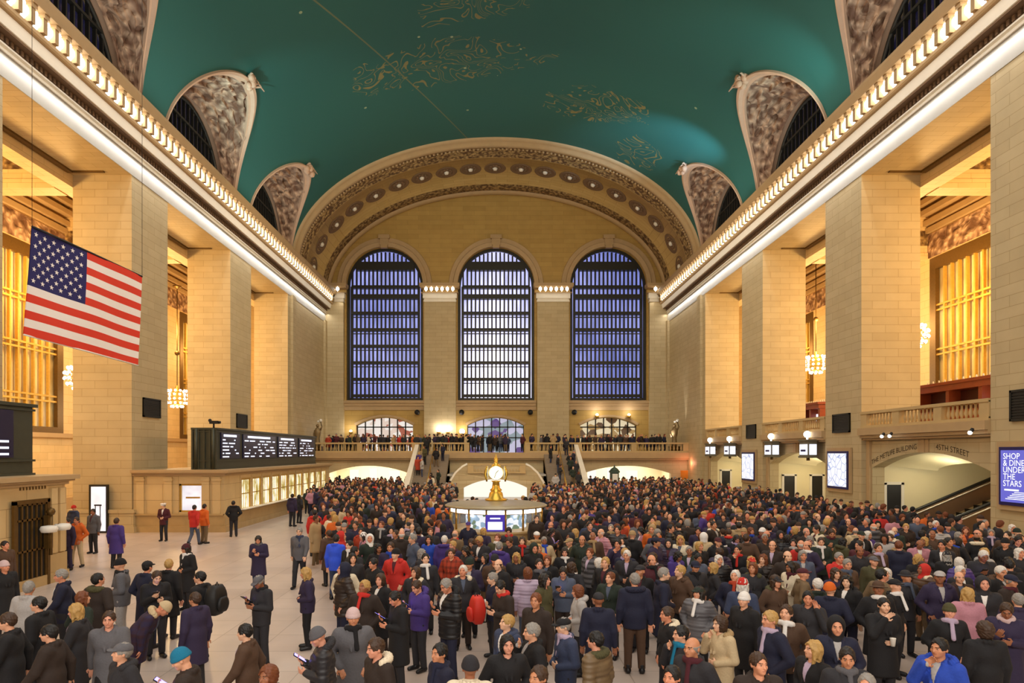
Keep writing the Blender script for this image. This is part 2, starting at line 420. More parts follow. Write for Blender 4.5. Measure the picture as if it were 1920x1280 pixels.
# ------------------------------------------------------------------ side walls: piers, entablature, galleries
PIERS = [(-8, -.3), (8.3, 12.0), (20.6, 24.3), (32.9, 36.5), (45.1, 48.9), (57.5, DEND)]
def side_wall(s):
    side = 'left' if s < 0 else 'right'
    b = MB()
    for y0, y1 in PIERS: b.box(s*HW, s*PIN, y0, y1, 0, SOF)
    b.box(s*HW, s*PIN, -8, DEND, SOF, VZ + .1)
    b.box(s*19.5, s*PIN, -8, YV, VZ + .1, VZ + 8)      # wall behind the clerestory
    # corner pilaster strips
    b.box(s*(HW - .22), s*HW, 58.3, 59.2, 0, SOF + .1); b.box(s*(HW - .22), s*HW, 69.4, DEND, 0, SOF + .1)
    struct(b.build('wall_' + side, M['stone']), 'tan stone wall of tall square piers on the %s side of the hall' % side, 'wall')
    f = MB(); f.box(s*(HW - .03), s*(HW + .2), -8, DEND, SOF + .004, SOF + .92)
    struct(f.build('trim_frieze_' + side, M['marble']), 'pale smooth frieze above the %s piers' % side, 'frieze')
    # cornice, built as a swept profile (inset d from the wall, height)
    def sweep(bm, prof, mi=0):
        bm.loft([[(s*(HW - d), y, z) for d, z in prof] for y in (-8, DEND)], mi)
    c = empty('trim_cornice_' + side); struct(c, 'heavy moulded cornice along the %s wall' % side, 'cornice')
    z0 = SOF + .92
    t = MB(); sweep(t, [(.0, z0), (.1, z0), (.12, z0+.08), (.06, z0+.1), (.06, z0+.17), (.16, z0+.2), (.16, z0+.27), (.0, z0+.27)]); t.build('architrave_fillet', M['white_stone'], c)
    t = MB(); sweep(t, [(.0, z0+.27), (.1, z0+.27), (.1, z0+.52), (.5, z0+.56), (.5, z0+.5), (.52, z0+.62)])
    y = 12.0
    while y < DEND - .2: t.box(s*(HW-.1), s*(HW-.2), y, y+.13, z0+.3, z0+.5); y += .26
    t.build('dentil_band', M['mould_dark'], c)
    t = MB(); sweep(t, [(.5, z0+.56), (.56, z0+.58), (.62, z0+.8), (.68, z0+.98), (.6, z0+1.0)]); t.build('cyma', M['white_stone'], c)
    t = MB(); sweep(t, [(.55, z0+.98), (.8, z0+1.0), (.86, z0+1.06), (.86, z0+1.2), (.8, z0+1.22), (.45, z0+1.22), (.45, z0+1.95), (1.1, z0+1.97)])
    y = 12.0
    while y < DEND - .4:
        t.box(s*(HW-.45), s*(HW-.98), y - .11, y + .11, z0+1.24, z0+1.92); t.box(s*(HW-.45), s*(HW-1.05), y - .14, y + .14, z0+1.8, z0+1.96); y += .66
    t.build('modillion_course', M['mould'], c)
    t = MB(); sweep(t, [(1.05, z0+1.95), (1.12, z0+1.95), (1.16, z0+2.08), (1.22, z0+2.3), (1.2, VZ+.28), (.9, VZ+.3), (.0, VZ+.3)]); t.build('corona', M['mould'], c)
    # soffit panels between the piers
    for (a0, a1), (b0, b1) in zip(PIERS[:-1], PIERS[1:]):
        p = MB(); zz = SOF
        p.box(s*(PIN - .32), s*(PIN - .06), a1 + .5, b0 - .5, zz - .1, zz)
        for yy in (a1 + .4, b0 - .55): p.box(s*19.4, s*(PIN - .06), yy, yy + .16, zz - .06, zz)
        struct(p.build('trim_soffit_' + side, M['bronze']), None)
    # gallery: outer wall with windows, cross beams, dark ceiling
    o = MB(); edges = [-8]
    wins = BAYS + [65.6]
    for wc in wins: edges += [wc - 4.1, wc + 4.1]
    edges += [74]
    for k in range(0, len(edges), 2): o.box(s*XO, s*(XO + .8), edges[k], edges[k+1], 0, 22)
    for wc in wins: o.box(s*XO, s*(XO + .8), wc - 4.1, wc + 4.1, 0, 5.3); o.box(s*XO, s*(XO + .8), wc - 4.1, wc + 4.1, 17.2, 22)
    o.box(s*PIN, s*(XO + .8), 74, 74.5, 0, 22)
    struct(o.build('wall_gallery_' + side, M['stone_in']), 'tan stone outer wall of the %s gallery' % side, 'wall')
    t = MB()
    for dz, d in ((19.0, .25), (19.5, .4), (20.1, .75), (20.7, 1.0), (21.3, 1.3)): t.box(s*(XO - d), s*XO, -8, 74, dz, dz + .34)
    t.box(s*(XO - .2), s*XO, -8, 74, 5.0, 5.3); t.box(s*(XO - .3), s*XO, -8, 74, 0, .9)
    struct(t.build('trim_gallery_cornice_' + side, M['mould']), 'stepped stone cornice of the %s gallery' % side, 'cornice')
    t = MB(); t.box(s*(XO - .08), s*(XO + .1), -8, 74, 17.3, 18.9)
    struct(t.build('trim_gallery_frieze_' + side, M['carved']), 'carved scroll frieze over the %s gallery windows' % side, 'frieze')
    x = MB(); bands = MB()
    for y0, y1 in PIERS[1:5]:
        x.box(s*(PIN + .9), s*XO, y0, y0 + .9, 17.3, 22.1); x.box(s*(PIN + .9), s*XO, y0 - .12, y0 + 1.02, 20.0, 22.1)
        x.box(s*(PIN + .9), s*XO, y0 - .06, y0 + .96, 17.24, 17.7)
        bands.box(s*(PIN + .9), s*XO, y0 - .04, y0 + .94, 18.2, 19.2)
    x.box(s*PIN, s*(PIN + .9), -8, DEND, 17.28, 22.1)
    struct(x.build('trim_gallery_beam_' + side, M['stone_in']), 'stone cross beams of the %s gallery' % side, 'beam')
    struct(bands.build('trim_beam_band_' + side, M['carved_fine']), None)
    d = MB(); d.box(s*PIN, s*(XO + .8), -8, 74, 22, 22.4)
    struct(d.build('ceiling_gallery_' + side, M['dark']), 'dark gallery ceiling, %s side' % side, 'ceiling')  # near-black colour stands in for the shade of an unlit ceiling
for s in (-1, 1): side_wall(s)

# gallery windows: gilt grilles in front of glass
m = NT('gallery_window_glass'); g = m.n('NewGeometry'); mp = m.n('Mapping', i_0=g.outputs['Position'], i_3=(.3, .55, .3))
no = m.n('TexNoise', i_Vector=mp.outputs[0], i_Scale=1.0, i_Detail=3.0)
rp = m.n('ValToRGB', i_0=no.outputs[0]); rp.color_ramp.elements[0].position = .35; rp.color_ramp.elements[0].color = lin('#a3854f')
rp.color_ramp.elements[1].position = .62; rp.color_ramp.elements[1].color = lin('#d9c48c')
m.base(rp.outputs[0]).rough(.25); m.link(rp.outputs[0], m.b.inputs['Emission Color']); m.b.inputs['Emission Strength'].default_value = .16
m.mat.cycles.emission_sampling = 'NONE'; M['gal_glass'] = m.mat
for s in (-1, 1):
    side = 'left' if s < 0 else 'right'
    for i, c in enumerate(BAYS + [65.6]):
        wn = empty('window_gallery_%s_%d' % (side, i + 1)); struct(wn, 'tall gilt-barred gallery window, %s side, bay %d' % (side, i + 1), 'window')
        p = MB(); p.box(s*(XO + .35), s*(XO + .4), c - 4.1, c + 4.1, 5.3, 17.2); p.build('pane', M['gal_glass'], wn)
        f = MB(); f.box(s*(XO - .06), s*(XO + .2), c - 4.1, c - 3.5, 5.3, 17.2); f.box(s*(XO - .06), s*(XO + .2), c + 3.5, c + 4.1, 5.3, 17.2)
        f.box(s*(XO - .06), s*(XO + .2), c - 3.5, c + 3.5, 16.4, 17.2); f.box(s*(XO - .06), s*(XO + .2), c - 3.5, c + 3.5, 5.3, 5.7)
        f.build('window_frame', M['carved_bronze'] if 'carved_bronze' in M else M['bronze'], wn)
        g_ = MB()
        for k in range(1, 10): y = c - 3.5 + 7*k/10; g_.box(s*(XO + .02), s*(XO + .2), y - .07, y + .07, 5.7, 16.4)
        for z in (7.4, 7.75, 10.6, 10.95, 13.6, 13.95): g_.box(s*(XO), s*(XO + .16), c - 3.5, c + 3.5, z - .06, z + .06)
        g_.build('glazing_bars', M['gilt'], wn)

# ------------------------------------------------------------------ end wall
WX = [-12.05, -.05, 12.05]; WHW = 4.12; W0, WS = 9.6, 21.95
def arch_loop(cx, hw, z0, zs, rise, n=20):
    return [(cx - hw, z0), (cx + hw, z0)] + [(cx + hw*math.cos(PI*k/n), zs + rise*math.sin(PI*k/n)) for k in range(n + 1)]
LA = [(-12.05, 3.05), (-.1, 3.05), (12.05, 3.05)]       # lower shop arches
def seg_loop(cx, hw, z0, zs, rise, n=12):
    return [(cx - hw, z0), (cx + hw, z0)] + [(cx + hw - 2*hw*k/n, zs + rise*(1 - (1 - 2*k/n)**2)) for k in range(n + 1)]
oval = [(HW*math.cos(PI*k/60), VZ + VB*math.sin(PI*k/60)) for k in range(61)]
holes = [arch_loop(cx, WHW, W0, WS, 4.15) for cx in WX] + [seg_loop(cx, hw, 4.0, 6.9, .85) for cx, hw in LA]
b = MB(); b.plate([(-HW, 0), (HW, 0)] + oval, holes, lambda u, v, w_: (u, DEND + w_, v), 1.4)
struct(b.build('wall_end', M['tymp']), 'tan stone end wall with three tall arched windows', 'wall')
# piers between the windows
for k, (x0, x1) in enumerate(((-HW, -16.35), (-7.75, -4.35), (4.35, 7.75), (16.35, HW))):
    b = MB(); b.box(x0, x1, DEND - .5, DEND, 0, 20.1)
    b.box(x0 - .0, x1 + .0, DEND - .62, DEND, 0, 1.6); pr = struct(b.build('wall_end_pier', M['stone']), None)
    t = MB(); t.box(x0 - .05, x1 + .05, DEND - .58, DEND, 20.1, 20.25); t.box(x0, x1, DEND - .52, DEND, 20.25, 20.45)
    t.box(x0 - .12, x1 + .12, DEND - .66, DEND, 20.45, 21.0); t.build('capital_neck', M['white_stone'], pr)
    t = MB(); t.box(x0 - .3, x1 + .3, DEND - .9, DEND, 21.0, 21.05)
    t.box(x0 - .42, x1 + .42, DEND - 1.25, DEND, 21.62, 21.95); t.box(x0 - .36, x1 + .36, DEND - 1.15, DEND, 21.52, 21.62); t.build('capital', M['mould'], pr)
b = MB()
for cx in WX:
    x0, x1 = cx - 4.3, cx + 4.3
    b.box(x0, x1, DEND - .25, DEND, 9.0, 9.6); b.box(x0, x1, DEND - .4, DEND, 9.3, 9.5); b.box(x0, x1, DEND - .12, DEND, 8.55, 9.0)
    arc = [Vector((cx + (WHW + .1)*math.cos(PI*k/32), 0, WS + 4.25*math.sin(PI*k/32))) for k in range(33)]
    rr = []
    for p in arc:
        d = (p - Vector((cx, 0, WS))).normalized()
        rr.append([p + Vector((0, DEND, 0)) - d*.1, p + Vector((0, DEND - .2, 0)) - d*.08, p + d*.35 + Vector((0, DEND - .28, 0)), p + d*.42 + Vector((0, DEND - .12, 0)), p + d*.85 + Vector((0, DEND - .16, 0)), p + d*.9 + Vector((0, DEND, 0))])
    b.loft(rr, 0)
    b.box(cx - .45, cx + .45, DEND - .4, DEND, 26.2, 26.9); b.box(cx - .6, cx + .6, DEND - .5, DEND, 26.9, 27.3); b.box(cx - .35, cx + .35, DEND - .45, DEND, 25.9, 26.2)
for cx, hw in LA:
    lp = seg_loop(cx, hw + .05, 4.0, 6.9, .9)[2:]
    b.loft([[(u, DEND + .02, v), (u, DEND - .1, v + .02), (u*1.0 + (u - cx)*.05, DEND - .1, v + .25), (u + (u - cx)*.05, DEND, v + .25)] for u, v in lp], 0)
struct(b.build('trim_end_wall', M['mould']), 'stone window surrounds and sills of the end wall', 'trim')

# the big arched windows
m = NT('lit_window_glass'); g = m.n('NewGeometry'); pos = g.outputs['Position']
mp = m.n('Mapping', i_0=pos, i_3=(1.9, 1, .55)); vo = m.n('TexVoronoi', i_Vector=mp.outputs[0], i_Scale=1.0)
mp2 = m.n('Mapping', i_0=pos, i_3=(.12, 1, .16)); no = m.n('TexNoise', i_Vector=mp2.outputs[0], i_Scale=1.0, i_Detail=1.0)
mp3 = m.n('Mapping', i_0=pos, i_3=(6.0, 1, .5)); n3 = m.n('TexNoise', i_Vector=mp3.outputs[0], i_Scale=1.0, i_Detail=2.0)
sp = m.n('SeparateXYZ', i_0=pos)
mid = m.math('SUBTRACT', 1.0, m.math('MINIMUM', m.math('DIVIDE', m.math('ABSOLUTE', sp.outputs[0]), 7.0), 1.0))
low = m.n('MapRange', i_0=sp.outputs[2], i_1=9.0, i_2=25.0, i_3=1.0, i_4=.25)
wht = m.math('ADD', m.math('MULTIPLY', m.math('MULTIPLY', mid, low.outputs[0]), .75), m.math('MULTIPLY', no.outputs[0], .35))
col = m.mix(wht, lin('#5866b6'), lin('#f4eeff'))
st = m.math('MULTIPLY', m.math('ADD', .9, m.math('MULTIPLY', wht, 2.4)), m.math('ADD', .25, m.math('MULTIPLY', n3.outputs[0], 1.3)))
m.base((.02, .02, .03, 1)).rough(.2); m.link(col, m.b.inputs['Emission Color']); m.link(st, m.b.inputs['Emission Strength'])
m.mat.cycles.emission_sampling = 'NONE'; M['big_glass'] = m.mat
for i, cx in enumerate(WX):
    wn = empty('window_%d' % (i + 1)); struct(wn, ('left', 'middle', 'right')[i] + ' tall arched window with lit bluish panes', 'window')
    lp = arch_loop(cx, WHW, W0, WS, 4.15)
    p = MB(); p.add([(u, DEND + 1.15, v) for u, v in lp], [tuple(range(len(lp)))]); p.build('pane', M['big_glass'], wn)
    f = MB(); ring = arch_loop(cx, WHW - .28, W0 + .3, WS, 3.85)
    f.plate(lp, [ring], lambda u, v, w_: (u, DEND + .45 + w_, v), .3)
    # bolted outer border and lattice apron
    for u in (cx - WHW + .42, cx + WHW - .42): f.box(u - .05, u + .05, DEND + .42, DEND + .7, W0, WS)
    f.build('window_frame', M['iron'], wn)
    g_ = MB(); NB = 16; wspan = WHW - .55
    for k in range(NB + 1):
        u = cx - wspan + 2*wspan*k/NB; h = 3.75*math.sqrt(max(0, 1 - ((u - cx)/(WHW - .2))**2))
        wd = .085
        g_.box(u - wd, u + wd, DEND + .5, DEND + .75, W0, WS + h)
    g_.build('mullions', M['iron'], wn)
    c = MB()
    for k in range(9):
        z = W0 + .55 + 1.79*k
        hw = wspan + .1 if z < WS else (WHW - .2)*math.sqrt(max(0, 1 - ((z - WS)/4.0)**2)) - .2
        th = .15
        if k == 6: th = .24
        if k == 8: z = 24.2; th = .45; hw = 3.1
        if k == 7: z = 21.95
        c.box(cx - hw, cx + hw, DEND + .4, DEND + 1.1, z - th, z + th)
        if k in (1, 2, 3, 4, 5): c.box(cx - hw, cx + hw, DEND + .46, DEND + .7, z - th - .33, z - th - .25)
    c.build('walkway_floors', M['iron'], wn)

# ------------------------------------------------------------------ the deep stone arch in front of the end wall
b = MB(); nb = 72
def el(t, dy, inset=0.0): return ((HW - inset)*math.cos(t), dy, VZ + (VB - inset)*math.sin(t))
ts = [PI*k/nb for k in range(nb + 1)]
arch = empty('trim_great_arch'); struct(arch, 'deep stone arch with rosettes framing the end wall', 'arch')
def band(prof, mt, name):
    q = MB(); q.loft([[el(t, y, d) for y, d in prof] for t in ts], 0, True); return q.build(name, mt, arch)
band([(YV-.05, -.3), (YV - .05, .1), (YV + .2, .22), (YV + .75, .12), (YV + .8, .3), (YV + 1.3, .34), (YV + 1.4, .16)], M['mould'], 'outer_moulding')
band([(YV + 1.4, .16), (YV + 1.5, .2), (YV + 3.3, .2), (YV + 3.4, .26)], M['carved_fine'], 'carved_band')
band([(YV + 3.4, .26), (YV + 3.6, .26), (YV + 3.65, .14), (YV + 9.4, .14), (YV + 9.45, .24), (YV + 9.6, .24)], M['arch_stone'], 'plain_band')
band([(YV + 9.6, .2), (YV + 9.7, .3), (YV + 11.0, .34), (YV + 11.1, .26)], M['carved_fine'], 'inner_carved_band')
band([(YV + 11.1, .26), (YV + 11.2, .5), (YV + 11.7, .55), (YV + 12.1, .3)], M['mould'], 'inner_moulding')
dt = MB()
for k in range(150):
    t = PI*(k + .5)/150; p = Vector(el(t, YV + 1.62, .24)); q = Vector(el(t, YV + 1.62, .34)); dt.sphere(p.lerp(q, .5), .11, 6)
dt.build('bead_row', M['mould'], arch)
# rosettes, evenly spaced by arc length
L = [0.0]
for k in range(400):
    a, c = Vector(el(PI*k/400, 0, .14)), Vector(el(PI*(k+1)/400, 0, .14)); L.append(L[-1] + (c - a).length)
NR_ = 19
rm = MB(); rm.lathe([(.0, .0), (.78, .0), (.82, .07), (.74, .12), (.6, .06), (.5, .04)], n=24)
for k in range(10):
    a = 2*PI*k/10; rm.sphere((.36*math.cos(a), .36*math.sin(a), .05), .15, 6, 1, (1, 1, .7))
rm.sphere((0, 0, .08), .2, 8, 2)
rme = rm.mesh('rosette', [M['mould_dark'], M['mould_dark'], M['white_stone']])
for j in range(NR_):
    target = L[-1]*(j + .5)/NR_; k = next(i for i in range(401) if L[i] >= target); t = PI*k/400
    p = Vector(el(t, YV + 6.0, .12)); nrm = Vector((-math.cos(t)/HW, 0, -math.sin(t)/VB)).normalized()
    o = bpy.data.objects.new('rosette', rme); COL.objects.link(o); o.parent = arch
    ty = Vector((0, 1, 0)); tx = ty.cross(nrm).normalized()
    o.matrix_local = Matrix((tx.to_4d()*1.25, ty.to_4d()*1.1, nrm.to_4d(), (0, 0, 0, 1))).transposed() if False else Matrix.Translation(p) @ Matrix((tx*1.3, ty*1.45, nrm)).transposed().to_4x4()
for s in (-1, 1):
    b = MB(); b.box(s*(HW - 1.2), s*(HW + 3), YV, DEND, VZ - .2, VZ + .3)
    struct(b.build('trim_arch_springer', M['mould']), None)

# ================================================================== lamps of the cornice
def bow_lamp():
    b = MB()
    for dy in (-.13, .13): b.sphere((0, dy, .0), .17, 10, 0, (1, .9, 1.15))
    b.sphere((.02, 0, -.22), .1, 8, 0); b.sphere((.02, 0, .2), .1, 8, 0)
    b.box(-.25, -.06, -.1, .1, -.1, .1, 1)
    return b.mesh('cornice_lamp', [M['bulb'], M['brass']])
BL = bow_lamp()
for s in (-1, 1):
    side = 'left' if s < 0 else 'right'
    y = 12.33 + .66*16
    while y < 69.6:
        o = bpy.data.objects.new('cornice_lamp', BL); COL.objects.link(o)
        o.location = (s*(HW - .8), y, 20.38); o.scale = (1.05, .72, 1.15); o.rotation_euler = (0, 0, 0 if s < 0 else PI)
        tag(o, 'small white glowing lamp in the long row along the %s cornice' % side, 'lamp', 'lamps in the %s cornice' % side)
        y += .66
for k, (x0, x1, nm) in enumerate(((-HW, -16.35, 'left corner pier'), (-7.75, -4.35, 'pier left of the middle window'), (4.35, 7.75, 'pier right of the middle window'), (16.35, HW, 'right corner pier'))):
    n = 2 if k in (0, 3) else 6
    for j in range(n):
        o = bpy.data.objects.new('capital_lamp', BL); COL.objects.link(o)
        o.location = (x0 + (x1 - x0)*(j + .5)/n, DEND - 1.12, 21.32); o.rotation_euler = (0, 0, PI/2); o.scale = (.7, .62, .85)
        o.rotation_euler = (0, 0, -PI/2)
        tag(o, 'round white lamp in the capital of the ' + nm, 'lamp', 'lamps on the ' + nm)

# ================================================================== chandeliers
def chandelier(x, y, z, top, label):
    t = empty('chandelier', (x, y, z), label=label, cat='chandelier', group='gallery chandeliers')
    b = MB(); b.lathe([(.0, -.78), (.3, -.72), (.42, -.5), (.5, -.2), (.5, .25), (.38, .55), (.15, .7), (.1, .95), (.0, 1.0)], n=20)
    for zz, r in ((-.55, .66), (-.2, .82), (.2, .84), (.55, .66)): b.tube([(r*math.cos(a), r*math.sin(a), zz) for a in [2*PI*k/24 for k in range(25)]], .035, 6)
    b.build('body', M['brass'], t)
    r = MB(); r.tube([(0, 0, .95), (0, 0, top - z)], .035, 8); r.sphere((0, 0, 3.6), .2, 10); r.lathe([(0, top - z - .25), (.3, top - z - .1), (.34, top - z)], n=12)
    r.build('rod', M['bronze'], t)
    bm = MB(); bm.sphere((0, 0, 0), .1, 8); me = bm.mesh('bulb', [M['bulb']])
    for zz, rr, n in ((-.72, .42, 8), (-.45, .74, 12), (-.12, .88, 14), (.22, .88, 14), (.54, .7, 12)):
        for k in range(n):
            a = 2*PI*(k + .5*(n % 4 == 0))/n
            o = bpy.data.objects.new('bulb', me); COL.objects.link(o); o.parent = t; o.location = (rr*math.cos(a), rr*math.sin(a), zz)
    point_light('chandelier_lamp', (x, y, z - 1.3), 260, (1, .85, .6), .6)
chandelier(-25.9, 53.2, 8.45, 17.5, 'chandelier of bare bulbs hanging between two left piers, above the departure board end')
chandelier(-25.9, 40.9, 8.7, 17.5, 'chandelier of bare bulbs half hidden behind the left pier beneath the flag')
chandelier(25.9, 53.2, 11.2, 19.6, 'chandelier of bare bulbs on a long rod between two right piers')
chandelier(25.9, 40.9, 11.3, 19.6, 'chandelier of bare bulbs half hidden by the right pier beside the bar window')

# ================================================================== flag
def flag():
    c = [Vector(p) for p in (at(60, 425, 21.0), at(268, 519, 25.2), at(260, 685, 25.2), at(47, 627, 20.9))]   # TL TR BR BL
    t = empty('national_flag', c[0], label='large red, white and blue striped flag hanging before the left pier', cat='flag')
    def P(u, v, off=0.0):
        p = (c[0].lerp(c[1], u)).lerp(c[3].lerp(c[2], u), v) - c[0]
        n = (c[1] - c[0]).cross(c[3] - c[0]).normalized()
        rip = .045*math.sin(u*7 + v*2) + .025*math.sin(u*13 - v*4)
        return p + n*(rip + off)
    b = MB(); NU, NVs = 40, 4
    for side, off in ((0, .0), (1, .03)):
        for st in range(13):
            for k in range(NU):
                for q in range(NVs):
                    u0, u1 = k/NU, (k+1)/NU; v0, v1 = (st + q/NVs)/13, (st + (q+1)/NVs)/13
                    canton = u0 < .44 and st < 7
                    b.add([P(u0, v0, off), P(u1, v0, off), P(u1, v1, off), P(u0, v1, off)], [(0, 1, 2, 3)], 2 if canton else (0 if st % 2 == 0 else 1))
    for off in (-.012, .042):
        for row in range(9):
            n = 6 if row % 2 == 0 else 5
            for k in range(n):
                u = .4375*((2*k + 1 if n == 6 else 2*k + 2))/12; v = (7/13)*(row + 1)/10
                pts = []
                for j in range(10):
                    r = (.026 if j % 2 == 0 else .0105); a = PI/2 + PI*j/5
                    pts.append(P(u + r*math.cos(a)*.72, v - r*math.sin(a), off))
                b.add(pts, [tuple(range(10))], 1)
    b.build('cloth', [plain('flag_red', '#d4361f', .75, 0, .05), plain('flag_white', '#ece6e2', .75, 0, .03), plain('flag_blue', '#1e1b5c', .75, 0, .05)], t)
    r = MB(); r.tube([P(0, -.004), P(.5, -.004), P(1, -.004)], .035, 6); r.tube([P(0, 0), P(0, 0) + Vector((0, 0, 15.7))], .008, 5); r.tube([P(1, 0), P(1, 0) + Vector((0, 0, 17.4))], .008, 5)
    r.build('hanging_bar', M['black'], t)
    r = MB(); r.tube([P(0, 1.0), P(.5, 1.0), P(1, 1.0)], .03, 6); r.build('bottom_hem', M['white'], t)
flag()

# ================================================================== ticket counters and departure boards
M['lit_room'] = None
m = NT('lit_ticket_office'); g = m.n('NewGeometry'); mp = m.n('Mapping', i_0=g.outputs['Position'], i_3=(2.2, 2.2, 1.4))
no = m.n('TexNoise', i_Vector=mp.outputs[0], i_Scale=1.0, i_Detail=3.0)
rp = m.n('ValToRGB', i_0=no.outputs[0]); rp.color_ramp.elements[0].position = .38; rp.color_ramp.elements[0].color = lin('#8f8a52')
rp.color_ramp.elements[1].position = .6; rp.color_ramp.elements[1].color = lin('#f4f7e6')
m.base(rp.outputs[0]).rough(.5); m.link(rp.outputs[0], m.b.inputs['Emission Color']); m.b.inputs['Emission Strength'].default_value = 1.5; M['lit_room'] = m.mat
M['counter'] = ashlar('counter_stone', '#d0b583', '#c6a976', '#a3865a', 1.6, .8, .01)
M['counter_base'] = plain('counter_base_marble', '#b59868', .4, 0, .2, 2)
M['board'] = plain('board_bronze', '#44463a', .45, .4, .15, 4)
M['screen'] = plain('board_screen', '#14143a', .3)
M['screen_text'] = glow('board_lit_text', '#e8ecff', 1.3)
M['tower'] = plain('tower_grey', '#6f6a58', .5, .2)
def ticket_counter(y0, y1, x0, x1, h, label, nwin, ystart, pitch, end_window):
    t = empty('ticket_counter', ((x0 + x1)/2, (y0 + y1)/2, 0), label=label, cat='ticket counter', group='ticket counters')
    ox, oy = (x0 + x1)/2, (y0 + y1)/2
    b = MB()
    def bx(bm, a0, a1, b0, b1, c0, c1, mi=0): bm.box(a0 - ox, a1 - ox, b0 - oy, b1 - oy, c0, c1, mi)
    # hall face, with openings for the windows
    wz0, wz1 = 1.0, 2.62
    wl = [(ystart + pitch*k, ystart + pitch*k + pitch*.8) for k in range(nwin)]
    holes = [[(a - oy, wz0), (b_ - oy, wz0), (b_ - oy, wz1), (a - oy, wz1)] for a, b_ in wl]
    b.plate([(y0 - oy, .0), (y1 - oy, .0), (y1 - oy, h - .35), (y0 - oy, h - .35)], holes, lambda u, v, w_: (x1 - ox - w_, u, v), .35)
    eh = []
    if end_window: eh = [[(end_window[0] - ox, 1.0), (end_window[1] - ox, 1.0), (end_window[1] - ox, 2.42), (end_window[0] - ox, 2.42)]]
    for yy, d, hl in ((y0, .35, eh), (y1 - .35, .35, [])):
        b.plate([(x0 - ox, 0), (x1 - ox - .36, 0), (x1 - ox - .36, h - .35), (x0 - ox, h - .35)], hl, lambda u, v, w_, yy=yy: (u, yy - oy + w_, v), d)
    bx(b, x0, x1, y0, y1, h - .35, h - .3)
    for a, b_ in wl:                                    # pilasters between the windows
        bx(b, x1 - .02, x1 + .05, a - pitch*.14, a - pitch*.06, .95, h - .35)
    for xx in (x1 - .55, x0 + .2, x0 + 1.6, x1 - 1.1):
        bx(b, xx, xx + .38, y0 - .1, y0 + .02, .9, h - .35); bx(b, xx - .04, xx + .42, y0 - .14, y0 + .02, h - .55, h - .42)
    b.build('body', M['counter'], t)
    c = MB(); bx(c, x0, x1 + .08, y0 - .08, y1 + .08, h - .3, h - .2); bx(c, x0, x1 + .3, y0 - .3, y1 + .3, h - .14, h); bx(c, x0, x1 + .2, y0 - .2, y1 + .2, h - .2, h - .14)
    c.build('cornice', M['mould'], t)
    p = MB(); bx(p, x0, x1 + .14, y0 - .14, y1, 0, .3); bx(p, x1 - .05, x1 + .07, y0 - .07, y1, .3, .86); bx(p, x0, x1, y0 - .08, y0 + .02, .3, .9); bx(p, x0, x1, y0 - .16, y0 + .02, .84, .93)
    p.build('base', M['counter_base'], t)
    if nwin: sh = MB(); bx(sh, x1 + .02, x1 + .3, ystart - .3, y1 - .3, .94, .99); sh.build('shelf', M['white_stone'], t)
    for k, (a, b_) in enumerate(wl):
        q = MB(); bx(q, x1 - .1, x1 - .06, a - .02, b_ + .02, wz0 - .02, wz1 + .02)
        wo = q.build('ticket_window', M['lit_room'], t)
        gm = MB()
        for j in range(5): yy = a + (b_ - a)*(j + .5)/5; bx(gm, x1 - .05, x1 - .02, yy - .018, yy + .018, wz0, wz1)
        bx(gm, x1 - .05, x1 - .01, a, b_, 1.75, 1.8); bx(gm, x1 - .06, x1, a, a + .06, wz0, wz1); bx(gm, x1 - .06, x1, b_ - .06, b_, wz0, wz1); bx(gm, x1 - .06, x1, a, b_, wz1 - .1, wz1)
        gm.build('grille', M['gilt'], wo)
    if end_window:
        q = MB(); bx(q, end_window[0] - .1, end_window[1] + .1, y0 + .4, y0 + .5, .9, 2.5); wo = q.build('end_window', M['end_glass'], t)
        gm = MB(); a, c_ = end_window
        for xx in (a, c_ - .09): bx(gm, xx, xx + .09, y0 + .1, y0 + .2, 1.0, 2.42)
        bx(gm, a, c_, y0 + .1, y0 + .2, 2.33, 2.42); bx(gm, a, c_, y0 + .1, y0 + .2, 1.0, 1.08); bx(gm, a + .3, c_ - .3, y0 + .14, y0 + .2, 1.68, 1.76)
        gm.build('window_frame', M['gilt'], wo)
    return t
m = NT('lit_end_window'); g = m.n('NewGeometry'); no = m.n('TexNoise', i_Vector=g.outputs['Position'], i_Scale=3.0, i_Detail=3.0)
m.base((.6, .6, .7, 1)); m.link(m.mix(no.outputs[0], lin('#8d93b0'), lin('#ffffff')), m.b.inputs['Emission Color']); m.b.inputs['Emission Strength'].default_value = .9
M['end_glass'] = m.mat
ticket_counter(33.0, 53.6, -18.28, -13.7, 3.12, 'long stone ticket counter under the departure board, row of lit ticket windows', 11, 35.2, 1.62, (-16.0, -14.7))
tc = ticket_counter(9.0, 20.9, -18.28, -13.75, 3.3, 'stone counter building at the left picture edge with a dark grilled doorway', 0, 10, 1, None)
# the dark doorway and a bronze lantern on the near counter
q = MB(); q.box(-13.74, -13.66, 18.6, 19.9, .05, 2.5); q.build('doorway', M['dark'], tc).location = (-tc.location.x, -tc.location.y, 0)
gm = MB()
for k in range(7): yy = 18.65 + 1.2*k/6; gm.box(-13.68, -13.62, yy - .03, yy + .03, .05, 2.5)
for z in (.05, 1.1, 2.0, 2.45): gm.box(-13.68, -13.62, 18.6, 19.9, z, z + .06)
gm.box(-13.68, -13.6, 18.5, 18.62, 0, 2.6); gm.box(-13.68, -13.6, 19.88, 20.0, 0, 2.6); gm.box(-13.68, -13.6, 18.5, 20.0, 2.5, 2.62)
gm.build('door_grille', M['bronze'], tc).location = (-tc.location.x, -tc.location.y, 0)
gm = MB()
for yy in (20.15, 20.55): gm.box(-13.76, -13.66, yy, yy + .28, .9, 2.9)
gm.build('pilaster', M['counter'], tc).location = (-tc.location.x, -tc.location.y, 0)
